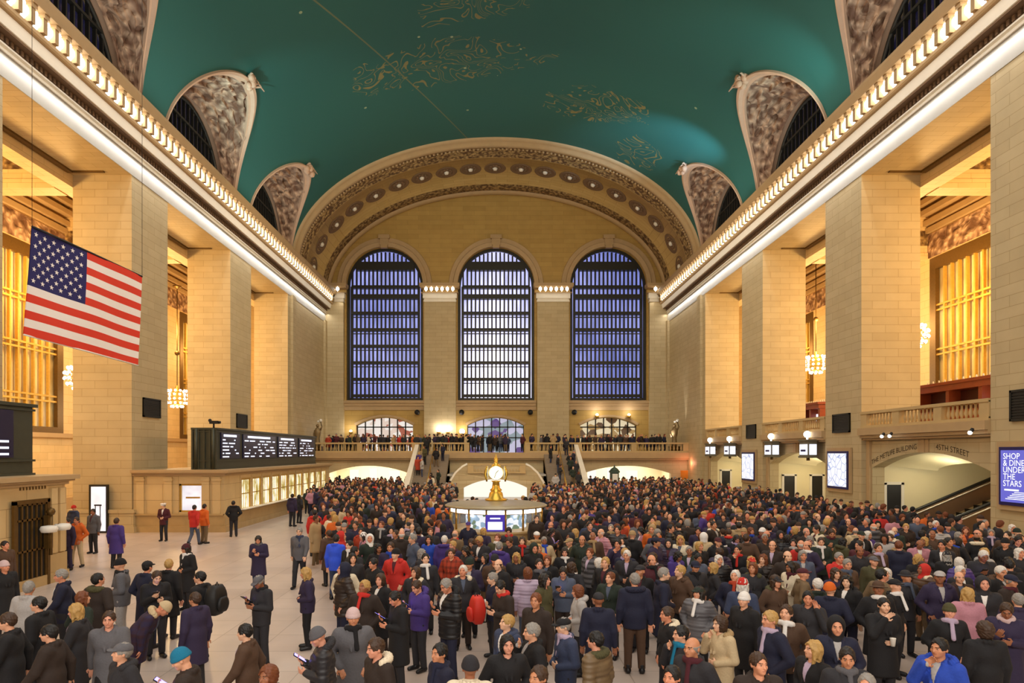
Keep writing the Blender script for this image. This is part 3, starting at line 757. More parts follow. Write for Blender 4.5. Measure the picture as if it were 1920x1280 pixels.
ln = MB(); yy = 19.35
for k in range(9): ln.box(-13.745 + .0, -13.735, 18.9 + k*.13, 18.96 + k*.13, 3.02 - .12, 3.02)
ln.build('inscription', M['bronze'], tc).location = (-tc.location.x, -tc.location.y, 0)

wl_ = empty('lantern', (-13.42, 19.75, 1.62), label='bronze lantern with white glass bowls beside the dark doorway at the left edge', cat='lantern')
b = MB(); b.tube([(0, 0, -.7), (0, 0, .55)], .05, 8); b.sphere((0, 0, .6), .13, 8); b.tube([(0, 0, .1), (.1, .2, .2), (.15, .3, .12)], .03, 6); b.tube([(0, 0, .1), (.1, -.2, .2), (.15, -.3, .12)], .03, 6); b.box(-.15, 0, -.1, .1, -.5, .5); b.build('bracket', M['bronze'], wl_)
for dy in (-.3, .3):
    b = MB(); b.lathe([(.02, .0), (.2, .02), (.24, .12), (.2, .2), (.02, .22)], (.15, dy, 0), 12); b.build('bowl', M['white'], wl_)

def departure_board(y0, y1, z0, z1, xf, xb, label, screens, seed):
    t = empty('departure_board', (xf, y0, z0), label=label, cat='departure board', group='departure boards')
    L, H, Dp = y1 - y0, z1 - z0, xb - xf
    b = MB(); b.box(Dp, 0, 0, L, .0, H)
    for z in (.0, .42, H - .12): b.box(Dp - .03, .06, -.05, L + .05, z, z + .065)
    for k in range(5): xx = Dp*k/4.0; b.box(xx - .05, xx + .05, -.07, .02, 0, H)
    b.box(Dp - .06, .1, -.1, L + .1, H - .0, H + .1)
    for xx in (Dp + .2, -.12): b.tube([(xx, -.06, 0), (xx, -.06, H + .06)], .09, 8)
    b.build('cabinet', M['board'], t)
    rnd = random.Random(seed)
    for a, c in screens:
        q = MB(); q.box(.0, .07, a, c, .55, H - .14); sc = q.build('screen', M['screen'], t)
        hd = MB(); hd.box(.065, .085, a + (c - a)*.12, c - (c - a)*.2, H - .34, H - .22); hd.build('header', M['screen_text'], sc)
        tx = MB(); rows = 6
        for r_ in range(rows):
            z = .62 + (H - 1.16)*(rows - 1 - r_)/(rows - 1); yy = a + .18
            while yy < c - .5:
                wd = rnd.choice((.16, .35, .6, .8)); 
                if rnd.random() < .82: 
                    tx.box(.065, .08, yy, min(yy + wd, c - .2), z, z + .065)
                yy += wd + rnd.choice((.2, .35, .8))
        tx.build('lettering', M['screen_text'], sc)
    return t
departure_board(33.9, 52.5, 3.12, 5.18, -14.5, -15.7, 'long dark departure board standing on the stone ticket counter', [(.5, 3.0), (3.5, 9.0), (9.5, 13.6), (14.1, 18.0)], 3)
departure_board(8.6, 20.5, 3.3, 5.4, -14.5, -15.7, 'dark departure board cut by the left edge of the picture', [(.6, 5.6), (6.0, 11.0)], 5)
o = empty('security_camera', (-15.0, 34.8, 5.28), label='small dark camera on top of the long departure board', cat='camera')
b = MB(); b.tube([(0, 0, 0), (0, 0, .28)], .05, 8); b.box(-.2, .25, -.1, .1, .24, .4); b.sphere((-.2, 0, .42), .1, 8); b.build('housing', M['black'], o)
b = MB(); b.tube([(.25, 0, .32), (.36, 0, .32)], .07, 8); b.build('lens_hood', M['iron'], o)

# lit doorway in the left pier, and the stone bases of the piers
for s in (-1, 1):
    b = MB()
    for y0, y1 in PIERS[2:6]:
        b.box(s*(HW - .18), s*(PIN + .18), y0 - .18, y1 + .18, 0, 1.0); b.box(s*(HW - .26), s*(PIN + .26), y0 - .26, y1 + .26, 0, .3); b.box(s*(HW - .24), s*(PIN + .24), y0 - .24, y1 + .24, .98, 1.14)
    if s > 0: struct(b.build('baseboard_right', M['stone']), None)
    else: struct(b.build('baseboard_left', M['stone']), None)
dr = empty('door_1', (-19.8, 32.7, 0)); struct(dr, 'lit glass door in the left pier', 'door')
b = MB(); b.box(-.46, .46, -.1, .05, .0, 2.4); b.build('door_frame', M['iron'], dr)
b = MB(); b.box(-.33, .38, -.14, -.08, .1, 2.3); b.build('pane', M['end_glass'], dr)
b = MB(); b.box(-.16, .2, -.17, -.13, 1.35, 1.42); b.box(-.12, -.09, -.17, -.13, .5, 1.35); b.box(.12, .15, -.17, -.13, .5, 1.35); b.build('notice', M['iron'], dr)

# dark ventilation grilles on the pier fronts
for s, y0, y1, z0, z1, lab in ((-1, 33.9, 35.6, 5.85, 6.85, 'dark square ventilation grille on the left pier beside the flag'), (-1, 46.1, 48.0, 5.75, 6.75, 'dark square ventilation grille on the pier above the departure board'),
                               (1, 33.9, 35.6, 5.05, 6.05, 'dark square ventilation grille above the white display panel, right side'), (1, 46.2, 47.9, 5.0, 6.0, 'dark square ventilation grille on the farther right pier'),
                               (1, 21.0, 23.3, 5.1, 6.2, 'dark ventilation grille cut by the right edge of the picture')):
    t = empty('ventilation_grille', (s*HW, (y0 + y1)/2, z0), label=lab, cat='grille'); h, L = z1 - z0, (y1 - y0)/2
    b = MB(); b.box(-s*.05, s*.0, -L, L, 0, h); b.build('backing', M['black'], t)
    b = MB(); b.box(-s*.1, 0, -L, -L + .08, 0, h); b.box(-s*.1, 0, L - .08, L, 0, h); b.box(-s*.1, 0, -L, L, 0, .08); b.box(-s*.1, 0, -L, L, h - .08, h); b.build('frame', M['iron'], t)
    b = MB()
    for k in range(9): b.box(-s*.085, -s*.04, -L + .1, L - .1, .1 + (h - .2)*k/9, .1 + (h - .2)*k/9 + .045)
    b.build('slats', M['iron'], t)

# ================================================================== right side, lower storey
def font_letters(txt, size, mat, name, place, parent=None, ext=.015):
    """letters of a carved or printed text; place(x, y) maps the flat text to the wall"""
    cu = bpy.data.curves.new('t', 'FONT'); cu.body = txt; cu.size = size; cu.extrude = 0; cu.resolution_u = 3
    cu.align_x = 'CENTER'
    ob = bpy.data.objects.new('t', cu); COL.objects.link(ob)
    dg = bpy.context.evaluated_depsgraph_get(); me = bpy.data.meshes.new_from_object(ob.evaluated_get(dg))
    bm = MB(); bm.add([place(v.co.x, v.co.y) for v in me.vertices], [tuple(p.vertices) for p in me.polygons])
    bpy.data.objects.remove(ob); bpy.data.curves.remove(cu); bpy.data.meshes.remove(me)
    return bm.build(name, mat, parent)
M['letter'] = plain('dark_bronze_letters', '#4a3a22', .6, .2)
M['bal'] = plain('balustrade_stone', '#bba06f', .6, 0, .12, 2)
def balustrade(bm, p0, p1, zb, h, th=.3, pitch=.3, panel=3.0):
    """stone rail with turned balusters from p0 to p1 (x, y)"""
    a, c = Vector((p0[0], p0[1], 0)), Vector((p1[0], p1[1], 0)); L = (c - a).length; d = (c - a)/L; n = Vector((-d.y, d.x, 0))
    def bar(u0, u1, w_, z0, z1):
        q = [a + d*u0 + n*w_, a + d*u1 + n*w_, a + d*u1 - n*w_, a + d*u0 - n*w_]
        bm.add([(p.x, p.y, z0) for p in q] + [(p.x, p.y, z1) for p in q], [(0,3,2,1),(4,5,6,7),(0,1,5,4),(1,2,6,5),(2,3,7,6),(3,0,4,7)])
    bar(0, L, th*.55, zb, zb + h*.16); bar(0, L, th*.6, zb + h*.84, zb + h)
    np_ = max(1, round(L/panel)); pw = L/np_
    for k in range(np_ + 1):
        u = min(max(k*pw, .25), L - .25); bar(u - .25, u + .25, th*.5, zb + h*.1, zb + h*.9)
    for k in range(np_):
        u = k*pw + .25 + pitch*.6
        while u < (k+1)*pw - .25 - pitch*.4:
            p = a + d*u
            bm.lathe([(.05, h*.14), (.05, h*.25), (.095, h*.38), (.05, h*.62), (.045, h*.75), (.07, h*.85)], (p.x, p.y, zb), 6); u += pitch
words_ = {1: ('THE METLIFE BUILDING', '45TH STREET')}
doors = 1
for i in (1, 2, 3):
    y0, y1 = PIERS[i+1][1], PIERS[i+2][0]; yc = (y0 + y1)/2; hw = (y1 - y0)/2
    X0 = HW + .35
    b = MB(); hole = seg_loop(yc, hw - .35, 0, 3.25, .75, 24)
    b.plate([(y0, 0), (yc - hw + .35, 0)][:1] + [(y1, 0), (y1, 4.65), (y0, 4.65)], [], lambda u, v, w_: (X0 + w_, u, v), .02) if False else None
    outer = [(y0, 0), (y0 + .35, 0)] + [(u, v) for u, v in hole[2:][::-1]] + [(y1 - .35, 0), (y1, 0), (y1, 4.65), (y0, 4.65)]
    b.plate(outer, [], lambda u, v, w_: (X0 + w_, u, v), .6)
    struct(b.build('wall_bay_%d' % i, M['stone']), 'stone wall with a low arch under the right balcony, bay %d' % i, 'wall')
    t = MB(); t.box(HW + .05, HW + .6, y0, y1, 4.6, 4.7); t.box(HW - .1, HW + .6, y0, y1, 4.7, 4.85); t.box(HW - .22, HW + .7, y0, y1, 4.85, 5.2)
    t.box(X0 - .06, X0 + .02, yc - .35, yc + .35, 4.0, 4.6); t.box(X0 - .1, X0, yc - .12, yc + .12, 4.0, 4.6)
    for yy in (y0, y1 - .3): t.box(X0 - .12, X0 + .1, yy, yy + .3, 0, 4.6)
    struct(t.build('trim_balcony_fascia', M['mould']), None)
    f = MB(); f.box(HW + .35, XO, y0 - .2, y1 + .2, 4.7, 5.18); struct(f.build('floor_balcony', M['marble']), None)
    bl = MB(); balustrade(bl, (HW + .12, y0 + .02), (HW + .12, y1 - .02), 5.2, .82, .34, .25, hw*2/3)
    struct(bl.build('trim_balustrade', M['bal']), None)
    # the passage behind the arch
    p = MB(); xb = 26.5 if i == 1 else 23.0
    p.box(X0 + .6, xb, y1 - .25, y1, 0, 4.4); p.box(X0 + .6, xb, y0, y0 + .25, 0, 4.4)
    p.box(X0 + .6, xb, y0, y1, 4.1, 4.5); p.box(xb, xb + .3, y0, y1, 0, 4.5)
    struct(p.build('wall_passage_%d' % i, M['cream']), 'cream plastered passage behind the arch, bay %d' % i, 'wall')
    q = MB()                                              # curved groin of the passage vault
    rr = []
    for k in range(13):
        a = PI*k/12
        rr.append([(X0 + .6 + .0, yc - (hw - .3)*math.cos(a), 3.3 + .78*math.sin(a)), (X0 + 1.6, yc - (hw - .4)*math.cos(a), 3.25 + .72*math.sin(a)), (X0 + 3.0, yc - (hw - .7)*math.cos(a), 3.1 + .45*math.sin(a))])
    q.loft(rr, 0, True); struct(q.build('ceiling_passage_%d' % i, M['cream']), None)
    point_light('passage_lamp', (X0 + 2.3, y1 - 2.4, 2.9), 60, (1, .9, .66), .25)
    point_light('passage_lamp', (X0 + 2.3, yc - 1, 2.9), 45, (1, .9, .66), .25)
    if i in words_:
        for txt, uc, rot in ((words_[i][0], yc + 2.25, 1), (words_[i][1], yc - 1.75, 1)):
            def place(x, y, uc=uc):
                u = uc - x                                    # reads from the far end towards the camera
                zc = 3.25 + .75*(1 - ((u - yc)/(hw - .35))**2) + .16
                return (X0 - .012, u, zc + y)
            o = font_letters(txt, .335, M['letter'], 'carved_lettering', place); tag(o, None, None, None, 'structure')
    # dark doors on the far wall of the passage
    for dx in ((19.75,) if i == 1 else (20.0, 21.9)):
        doors += 1
        d = empty('door_%d' % doors, (dx, y1 - .26, 0)); struct(d, 'dark passage doorway', 'door')
        k = MB(); k.box(-.36, .36, -.03, .0, 0, 2.4); k.build('door_leaf', M['black'], d)
        k = MB(); k.box(-.5, -.36, -.06, 0, 0, 2.5); k.box(.36, .5, -.06, 0, 0, 2.5); k.box(-.5, .5, -.06, 0, 2.4, 2.54); k.build('door_frame', M['white_stone'], d)
# warm inner wall beside the escalator
b = MB(); b.box(24.9, 25.1, 25, 32.4, 0, 4.1); struct(b.build('wall_escalator_side', M['stone_in']), 'warm tan wall beside the escalator', 'wall')

# escalator in the first arch
def escalator():
    t = empty('escalator', (18.75, 30.05, 0), label='escalator with black handrails rising inside the first right arch', cat='escalator')
    def zz(x): return 0 if x < .7 else min(4.0, (x - .7)*.42)
    for y in (-1.55, 1.45):
        b = MB(); pts = [(x, zz(x)) for x in (-.3, .7, 2, 4, 6.0)]
        b.loft([[(x, y - .08, z), (x, y + .08, z), (x, y + .08, z + .86), (x, y - .08, z + .86)] for x, z in pts], 0, False, True, True); b.build('side_panel', M['esc'], t)
        h = MB(); h.tube([(-.45, y, .55), (-.5, y, .75), (-.3, y, .96)] + [(x, y, z + .95) for x, z in pts[1:]], .075, 8); h.build('handrail', M['black'], t)
        h = MB(); h.tube([(x, y - .1, z + .8) for x, z in pts], .03, 6); h.build('light_strip', M['white_stone'], t)
    s = MB()
    for k in range(12): x = .3 + k*.42; s.box(x, x + .44, -1.45, 1.35, max(0, zz(x) - .25), zz(x) + .05); s.box(x, x + .06, -1.45, 1.35, zz(x), zz(x) + .08)
    s.box(-.6, .3, -1.45, 1.35, 0, .03); s.build('steps', M['iron'], t)
M['esc'] = plain('escalator_steel', '#8a6a52', .35, .5, .1, 3)
escalator()

# display panels on the pier fronts
m = NT('map_screen'); g = m.n('NewGeometry'); no = m.n('TexVoronoi', i_Vector=g.outputs['Position'], i_Scale=2.2, feature='DISTANCE_TO_EDGE')
ln_ = m.math('LESS_THAN', no.outputs[0], .03); m.base((.3, .3, .3, 1)); m.link(m.mix(ln_, lin('#eef1fb'), lin('#7d9ad2')), m.b.inputs['Emission Color']); m.b.inputs['Emission Strength'].default_value = .85; M['map'] = m.mat
M['ad_blue'] = glow('blue_advert', '#6a6ad6', .8, True); M['ad_text'] = glow('white_advert_letters', '#ffffff', 1.1)
def display(y0, y1, z0, z1, label, mt):
    t = empty('display_panel', (HW - .02, (y0 + y1)/2, z0), label=label, cat='display screen'); L, h = (y1 - y0)/2, z1 - z0
    b = MB(); b.box(-.16, 0, -L - .12, L + .12, -.12, h + .12); b.build('case', M['navy_case'], t)
    b = MB(); b.box(-.185, -.15, -L, L, 0, h); sc = b.build('screen', mt, t)
    b = MB(); b.box(-.1, .0, -L - .3, L + .3, -.3, h + .3); b.build('surround', M['mould'], t)
    return t, sc
M['navy_case'] = plain('navy_case', '#201a58', .4)
display(34.0, 35.85, 2.2, 3.95, 'bright white map display on the first right pier', M['map'])
display(46.3, 48.4, 2.1, 3.9, 'bright white map display on the second right pier, smaller and farther', M['map'])
t, sc = display(21.3, 23.55, 2.25, 4.08, 'blue and white advertising screen on the pier at the right edge', M['ad_blue'])
for k, wd in enumerate(('SHOP', '& DINE', 'UNDER', 'THE', 'STARS')):
    ob = font_letters(wd, .30, M['ad_text'], 'lettering', lambda x, y, k=k: (-.19, 1.0 - x, 1.52 - k*.24 + y), sc)
    for v in ob.data.vertices: pass
    xs = [v.co.y for v in ob.data.vertices]; sh = 1.0 - max(xs)
    for v in ob.data.vertices: v.co.y += sh
for k in range(5):
    b = MB(); b.box(-.19, -.186, -.9, .9 - .1*k, .1 + k*.06, .125 + k*.06); b.build('small_text', M['ad_text'], sc)
b = MB(); b.box(-.19, -.187, .3, .95, .4, .46); b.build('small_text', M['ad_text'], sc)

# track indicator signs with globe lamps at the farther bays
def indicator(px, Y, label):
    X = HW - .55; t = empty('train_indicator', (X, Y, 3.75), label=label, cat='sign', group='track indicators')
    b = MB(); b.box(.0, .5, -.55, .55, 0, .95); b.box(-.05, .55, -.6, .6, .9, 1.0); b.box(-.05, .55, -.6, .6, -.06, .05); b.build('box', M['tower'], t)
    b = MB(); b.box(-.035, .0, -.45, .45, .12, .72); b.box(.06, .46, -.585, -.55, .12, .72); b.build('lit_face', M['screen_text'], t)
    b = MB(); b.box(-.045, -.03, -.3, .3, .3, .42); b.build('dark_letters', M['navy_case'], t)
    b = MB(); b.tube([(.2, 0, 1.0), (.2, 0, 1.12)], .05, 6); b.sphere((.2, 0, 1.3), .2, 10); b.build('globe_lamp', M['bulb'], t)
    b = MB(); b.tube([(.25, 0, -.06), (.25, 0, -.22)], .1, 8); b.tube([(.5, 0, .5), (.75, 0, .5)], .08, 6); b.build('bracket', M['bronze'], t)
indicator(0, 42.9, 'lit track indicator box beside the second right pier, second bay, farther one')
indicator(0, 37.9, 'lit track indicator box in the second right bay, nearer one')
indicator(0, 55.2, 'lit track indicator box in the last right bay, farther one')
indicator(0, 50.6, 'lit track indicator box in the last right bay, nearer one')
# little spotlights over the first arch
for k, (yy, lab) in enumerate(((30.6, 'small bright spotlight under the first right balustrade, farther of the pair'), (30.0, 'small bright spotlight under the first right balustrade, nearer of the pair'), (24.9, 'small spotlight at the near end of the first right balustrade'))):
    t = empty('spotlight', (HW - .3, yy, 4.78), label=lab, cat='spotlight')
    b = MB(); b.tube([(.08, 0, .12), (0, 0, 0)], .07, 8); b.build('housing', M['black'], t)
    b = MB(); b.sphere((-.03, 0, -.03), .08, 8); b.build('lens', M['bulb'], t)

# the bar on the right balcony
M['maho'] = plain('mahogany', '#8a3a16', .4, 0, .25, 3); M['maho_d'] = plain('dark_mahogany', '#4a1a0c', .5, 0, .2, 3)
def bar_cabinet(x, y, label, w_=3.4):
    t = empty('bar_cabinet', (x, y, 5.18), label=label, cat='bar', group='mahogany bars on the balcony')
    b = MB(); b.box(-.5, .5, -w_, w_, 0, .95)
    for k in range(4): yy = -w_ + 2*w_*k/3; b.box(-.5, .5, yy - .12, yy + .12, .9, 2.0)
    b.box(-.6, .6, -w_ - .15, w_ + .15, 1.95, 2.25); b.box(-.7, .7, -w_ - .25, w_ + .25, 2.25, 2.4); b.build('frame', M['maho'], t)
    b = MB(); b.box(.1, .45, -w_ + .1, w_ - .1, .95, 1.95); b.build('shelf_back', M['maho_d'], t)
    b = MB(); b.box(-.1, .12, -w_ + .3, -w_ + 1.5, 1.1, 1.6); b.build('display_light', M['screen_text'], t)
    b = MB()
    for k in range(16): b.tube([(0, -w_ + 2*w_*k/15, 2.4), (0, -w_ + 2*w_*k/15, 2.62)], [.07, .03], 6)
    b.build('finials', M['white'], t)
bar_cabinet(23.4, 32.2, 'red mahogany bar with white finials behind the nearest right balustrade')
bar_cabinet(23.4, 48.6, 'small piece of a red mahogany bar seen past the second right pier', 2.0)
t = empty('table_lamp', (23.4, 30.6, 7.7), label='white oval lamp on top of the red mahogany bar', cat='lamp')
b = MB(); b.lathe([(.1, .12), (.05, .16), (.03, .3)], n=8); b.build('stem', M['brass'], t)
b = MB(); b.sphere((0, 0, .55), .2, 10, 0, (1, 1, 1.6)); b.build('globe', M['white'], t)

# ================================================================== west balcony, stairs, shop fronts
YBF = 62.7
b = MB(); b.box(-HW, HW, YBF, DEND, 3.55, 4.0); struct(b.build('floor_west_balcony', M['marble']), 'balcony floor along the end wall', 'floor')
def xw(px, Y): return (px - VPX)*Y/FOC
hl = seg_loop(xw(690, YBF), 3.9, 0, 2.0, .72); hr = seg_loop(xw(1177, YBF), 4.2, 0, 2.0, .72)
b = MB(); b.plate([(-HW, 0), (hl[0][0], 0)] + hl[2:][::-1] + [(hl[1][0], 0), (hr[0][0], 0)] + hr[2:][::-1] + [(hr[1][0], 0), (HW, 0), (HW, 3.5), (-HW, 3.5)], [], lambda u, v, w_: (u, YBF + .3 + w_, v), .6)
struct(b.build('wall_west_balcony', M['stone']), 'stone wall with low arches under the west balcony', 'wall')
t = MB(); t.box(-HW, HW, YBF - .15, YBF + .4, 3.3, 3.45); t.box(-HW, HW, YBF - .3, YBF + .4, 3.45, 4.0)
struct(t.build('trim_west_fascia', M['mould']), 'moulded front edge of the west balcony', 'trim')
bl = MB()
balustrade(bl, (-HW, YBF), (-2.6, YBF), 4.0, .95, .36, .34, 5.2); balustrade(bl, (2.7, YBF), (HW, YBF), 4.0, .95, .36, .34, 5.2)
struct(bl.build('trim_west_balustrade', M['bal']), 'stone balustrade of the west balcony', 'balustrade')
# lit corridors behind the arches
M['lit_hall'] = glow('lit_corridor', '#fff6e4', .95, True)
for k, (cx, hw) in enumerate(((xw(690, YBF), 3.9), (xw(1177, YBF), 4.2))):
    p = MB(); p.box(cx - hw - .6, cx + hw + .6, 68.6, 68.9, 0, 3.4); p.box(cx - hw - .7, cx - hw - .5, YBF + .9, 68.9, 0, 3.4); p.box(cx + hw + .5, cx + hw + .7, YBF + .9, 68.9, 0, 3.4)
    struct(p.build('wall_corridor_%d' % (k + 1), M['cream']), None)
    area_light('corridor_lamp', (cx, 66, 3.3), (0, 0, 0), 6, 3, 420, (1, .96, .86))
    q = MB()
    for dx, wd, hh in ((-2.6, .9, 2.2), (-.6, .8, 2.3), (1.6, 1.2, 2.1)): q.box(cx + dx - wd/2, cx + dx + wd/2, 68.5, 68.6, .2, hh)
    struct(q.build('door_corridor_%d' % (k + 1), M['lit_hall']), None)
# shop fronts behind the upper arches
def shop_mat(name, a, c, e, st, sc=1.2):
    m = NT(name); g = m.n('NewGeometry'); v = m.n('TexVoronoi', i_Vector=m.n('Mapping', i_0=g.outputs['Position'], i_3=(1, 1, 1.3)).outputs[0], i_Scale=sc)
    sp = m.n('SeparateColor', i_0=v.outputs['Color'])
    q = m.mix(m.math('GREATER_THAN', sp.outputs[0], .5), lin(a), lin(c)); q = m.mix(m.math('GREATER_THAN', sp.outputs[1], .75), q, lin(e))
    m.base((.1, .1, .1, 1)); m.link(q, m.b.inputs['Emission Color']); m.b.inputs['Emission Strength'].default_value = st; return m.mat
SH = [shop_mat('shop_light_warm', '#e9d2c2', '#fdf3ea', '#a8523c', .75, 1.6), shop_mat('shop_light_cool', '#8fa0a8', '#cfcbe6', '#5c3f86', .7, 1.1), shop_mat('shop_light_gold', '#b08a50', '#f3dfb6', '#5a3a1c', .7, 1.3)]
for i, (cx, hw) in enumerate(LA):
    wn = empty('window_shop_%d' % (i + 1)); struct(wn, ('left', 'middle', 'right')[i] + ' low arched shop window at balcony level', 'window')
    lp = seg_loop(cx, hw, 4.0, 6.9, .85)
    p = MB(); p.add([(u, DEND + .9, v) for u, v in lp], [tuple(range(len(lp)))]); p.build('pane', SH[i], wn)
    g_ = MB(); nv = 7
    for k in range(nv + 1): u = cx - hw + 2*hw*k/nv; h = 6.9 + .85*(1 - ((u - cx)/hw)**2); g_.box(u - .06, u + .06, DEND + .5, DEND + .7, 4.0, h)
    for z in (5.6, 6.75): g_.box(cx - hw, cx + hw, DEND + .5, DEND + .7, z - .06, z + .06)
    g_.build('glazing_bars', M['iron'], wn)
# uplights that wash the lower end wall
for px, lab in ((823, 'bright uplight on the pier left of the middle window, left one'), (840, 'bright uplight on the pier left of the middle window, right one'), (866, 'bright round lamp between the left and middle shop windows'), (1120, 'uplight above the right shop window, left one'), (1180, 'uplight above the right shop window, right one'), (658, 'bright lamp at the left end of the left shop window')):
    x = xw(px, DEND - .7); z = 6.2 if px < 900 else 7.95
    t = empty('uplight', (x, DEND - .78 if px < 860 else DEND - (.36 if px == 658 or px == 866 else .52), z), label=lab, cat='lamp')
    b = MB(); b.lathe([(.06, -.25), (.2, -.2), (.22, 0), (.12, .02)], n=10); b.box(-.05, .05, 0, .26 if px not in (658, 866) else .365, -.2, -.1); b.build('bracket', M['brass'], t)
    b = MB(); b.sphere((0, 0, .06), .16 if px != 866 else .3, 10); b.build('globe', M['bulb'], t)
    point_light('uplight_lamp', (x, DEND - 1.0, z + .35), 60, (1, .92, .84), .15)
for k, px in enumerate((783, 866, 994, 1076)):
    t = empty('loudspeaker', (xw(px, DEND), DEND - .52, 4 + 75*DEND/FOC), label='small round black loudspeaker high on the end wall, %s from the left' % ('first', 'second', 'third', 'fourth')[k], cat='loudspeaker')
    b = MB(); b.tube([(0, 0, 0), (0, .28, 0)], .28, 12); b.build('case', M['black'], t)
    b = MB(); b.sphere((0, -.02, 0), .16, 8, 0, (1, .5, 1)); b.build('cone', M['iron'], t)

# central stair: curved terrace in front, flights on both sides
YT = 56.5
def terrace():
    hole = seg_loop(-.1, 2.75, 0, .95, .75, 14)
    sh = [(4.35, .0), (4.3, .5), (4.0, 1.4), (3.5, 2.2), (2.9, 2.75), (2.5, 2.95)]
    outer = [(-4.35, 0), (hole[0][0], 0)] + hole[2:][::-1] + [(hole[1][0], 0)] + sh + [(-x, z) for x, z in sh[::-1][:-1]]
    b = MB(); b.plate(outer, [], lambda u, v, w_: (u, YT + w_ + .012*u*u*2, v), .5)
    struct(b.build('wall_terrace', M['stone']), 'curved stone terrace wall below the middle of the balcony', 'wall')
    c = MB(); pts = [(x, YT + .2 + .024*x*x, z) for x, z in sh]; c.tube(pts, [.22, .22, .2, .18, .16, .16], 8); c.tube([(-x, y, z) for x, y, z in pts], [.22, .22, .2, .18, .16, .16], 8)
    struct(c.build('trim_terrace_coping', M['white_stone']), 'pale curved coping of the terrace', 'trim')
    bl = MB(); balustrade(bl, (-2.5, YT + .3), (2.5, YT + .3), 2.2, .85, .26, .26, 2.5); struct(bl.build('trim_terrace_balustrade', M['bal']), None)
    f = MB(); f.box(-4.3, 4.3, YT + .6, YBF + .3, 1.95, 2.1); struct(f.build('floor_terrace', M['marble']), None)
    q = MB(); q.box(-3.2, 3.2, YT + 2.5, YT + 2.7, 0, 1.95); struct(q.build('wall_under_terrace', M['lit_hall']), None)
    for s in (-1, 1):
        st = MB(); x0, x1 = s*4.5, s*7.4; n = 22
        for k in range(n): yy = YBF - .15 - k*.36; z = 4.0*(n - k)/(n + 1); st.box(x0, x1, yy - .36, yy, z - .5, z)
        struct(st.build('floor_stair_%s' % ('left' if s < 0 else 'right'), M['stair']), '%s flight of stairs down from the balcony' % ('left' if s < 0 else 'right'), 'stairs')
        ck = MB(); ck.loft([[(s*7.4, YBF, 3.5), (s*7.75, YBF, 3.5), (s*7.75, YBF, 4.85), (s*7.4, YBF, 4.85)], [(s*7.4, YBF - 8, -.0), (s*7.9, YBF - 8, -.0), (s*7.9, YBF - 8, .9), (s*7.4, YBF - 8, .9)]], 0, False, True, True)
        struct(ck.build('wall_stair_cheek_%s' % ('left' if s < 0 else 'right'), M['white_stone']), None)
        rl = empty('stair_handrail', (s*5.9, YBF, 0), label='metal handrail down the middle of the %s stair flight' % ('left' if s < 0 else 'right'), cat='handrail')
        r = MB(); r.tube([(0, 0, 4.95), (0, -8, .95)], .04, 6); r.build('rail', M['brass'], rl)
        for k in range(5): r = MB(); yy = -.3 - k*1.85; r.tube([(0, yy, 4 + yy*.5 - .1), (0, yy, 4.95 + yy*.5)], .03, 6); r.build('post', M['brass'], rl)
        bw = MB(); bw.box(x0, x1, YBF + .3, YBF + .5, 0, 3.5); struct(bw.build('wall_stair_back', M['stair']), None)
M['stair'] = plain('stair_marble', '#8a7a66', .5, 0, .15, 2)
terrace()

# lamp statues on the side walls near the end wall
def torchere(x, y, z, label):
    t = empty('torch_statue', (x, y, z), label=label, cat='statue', group='figure lamp stands by the end wall')
    b = MB(); b.box(-.45, .45, -.45, .45, 0, .5); b.box(-.55, .55, -.55, .55, 0, .12); b.box(-.5, .5, -.5, .5, .5, .6); b.build('pedestal', M['bronze'], t)
    b = MB(); b.lathe([(.0, .6), (.3, .62), (.26, 1.0), (.22, 1.4), (.3, 1.75), (.34, 2.1), (.2, 2.35), (.1, 2.45), (.0, 2.5)], n=12); b.sphere((0, 0, 2.6), .17, 10); b.tube([(.25, 0, 2.15), (.42, 0, 2.5), (.3, 0, 2.95)], [.1, .08, .06], 6); b.tube([(-.26, 0, 2.15), (-.38, 0, 1.8), (-.3, -.15, 1.5)], [.1, .08, .06], 6); b.build('figure', M['stat'], t)
    b = MB(); b.sphere((.3, 0, 3.1), .17, 8); b.sphere((.05, 0, 3.0), .12, 8); b.build('globe', M['white'], t)
M['stat'] = plain('bronze_figure', '#8a7450', .5, .4, .25, 6)
torchere(-17.4, 63.8, 4.0, 'bronze figure lamp stand above the departure board, left end of the balcony')
torchere(17.3, 63.8, 4.0, 'bronze figure lamp stand at the right end of the balcony')
spot_light('statue_wash_lamp', (16.6, 63.4, 5.0), (18.2, 64.5, 10), 500, (1, .93, .9), 50, .9, .1)

# kiosk with a green roof and an orange poster under the right part of the balcony
t = empty('information_pylon', (xw(1152, 58.8), 58.8, 0), label='small dark pylon with a pointed top in front of the right low arch', cat='kiosk')
b = MB(); b.box(-.35, .35, -.35, .35, 0, 2.3); b.box(-.42, .42, -.42, .42, 2.2, 2.35); b.lathe([(.45, 2.35), (.3, 2.55), (.08, 2.7), (.0, 2.95)], n=8); b.build('body', plain('verdigris', '#3f5248', .6, .2), t)
b = MB(); b.box(-.24, .24, -.37, -.35, 1.2, 2.1); b.build('poster', M['white'], t)
t = empty('poster_stand', (xw(1283, 62.0), 62.0, 0), label='orange poster by the right end of the balcony wall', cat='poster')
b = MB(); b.box(-.35, .35, -.04, .04, 1.3, 2.3); b.build('panel', plain('orange_poster', '#c87a1c', .5), t); b = MB(); b.box(-.3, -.24, -.03, .03, 0, 1.3); b.box(.24, .3, -.03, .03, 0, 1.3); b.build('legs', M['black'], t)
point_light('red_sign_lamp', (xw(1290, 61.6), 61.6, 3.0), 40, (1, .35, .22), .2)

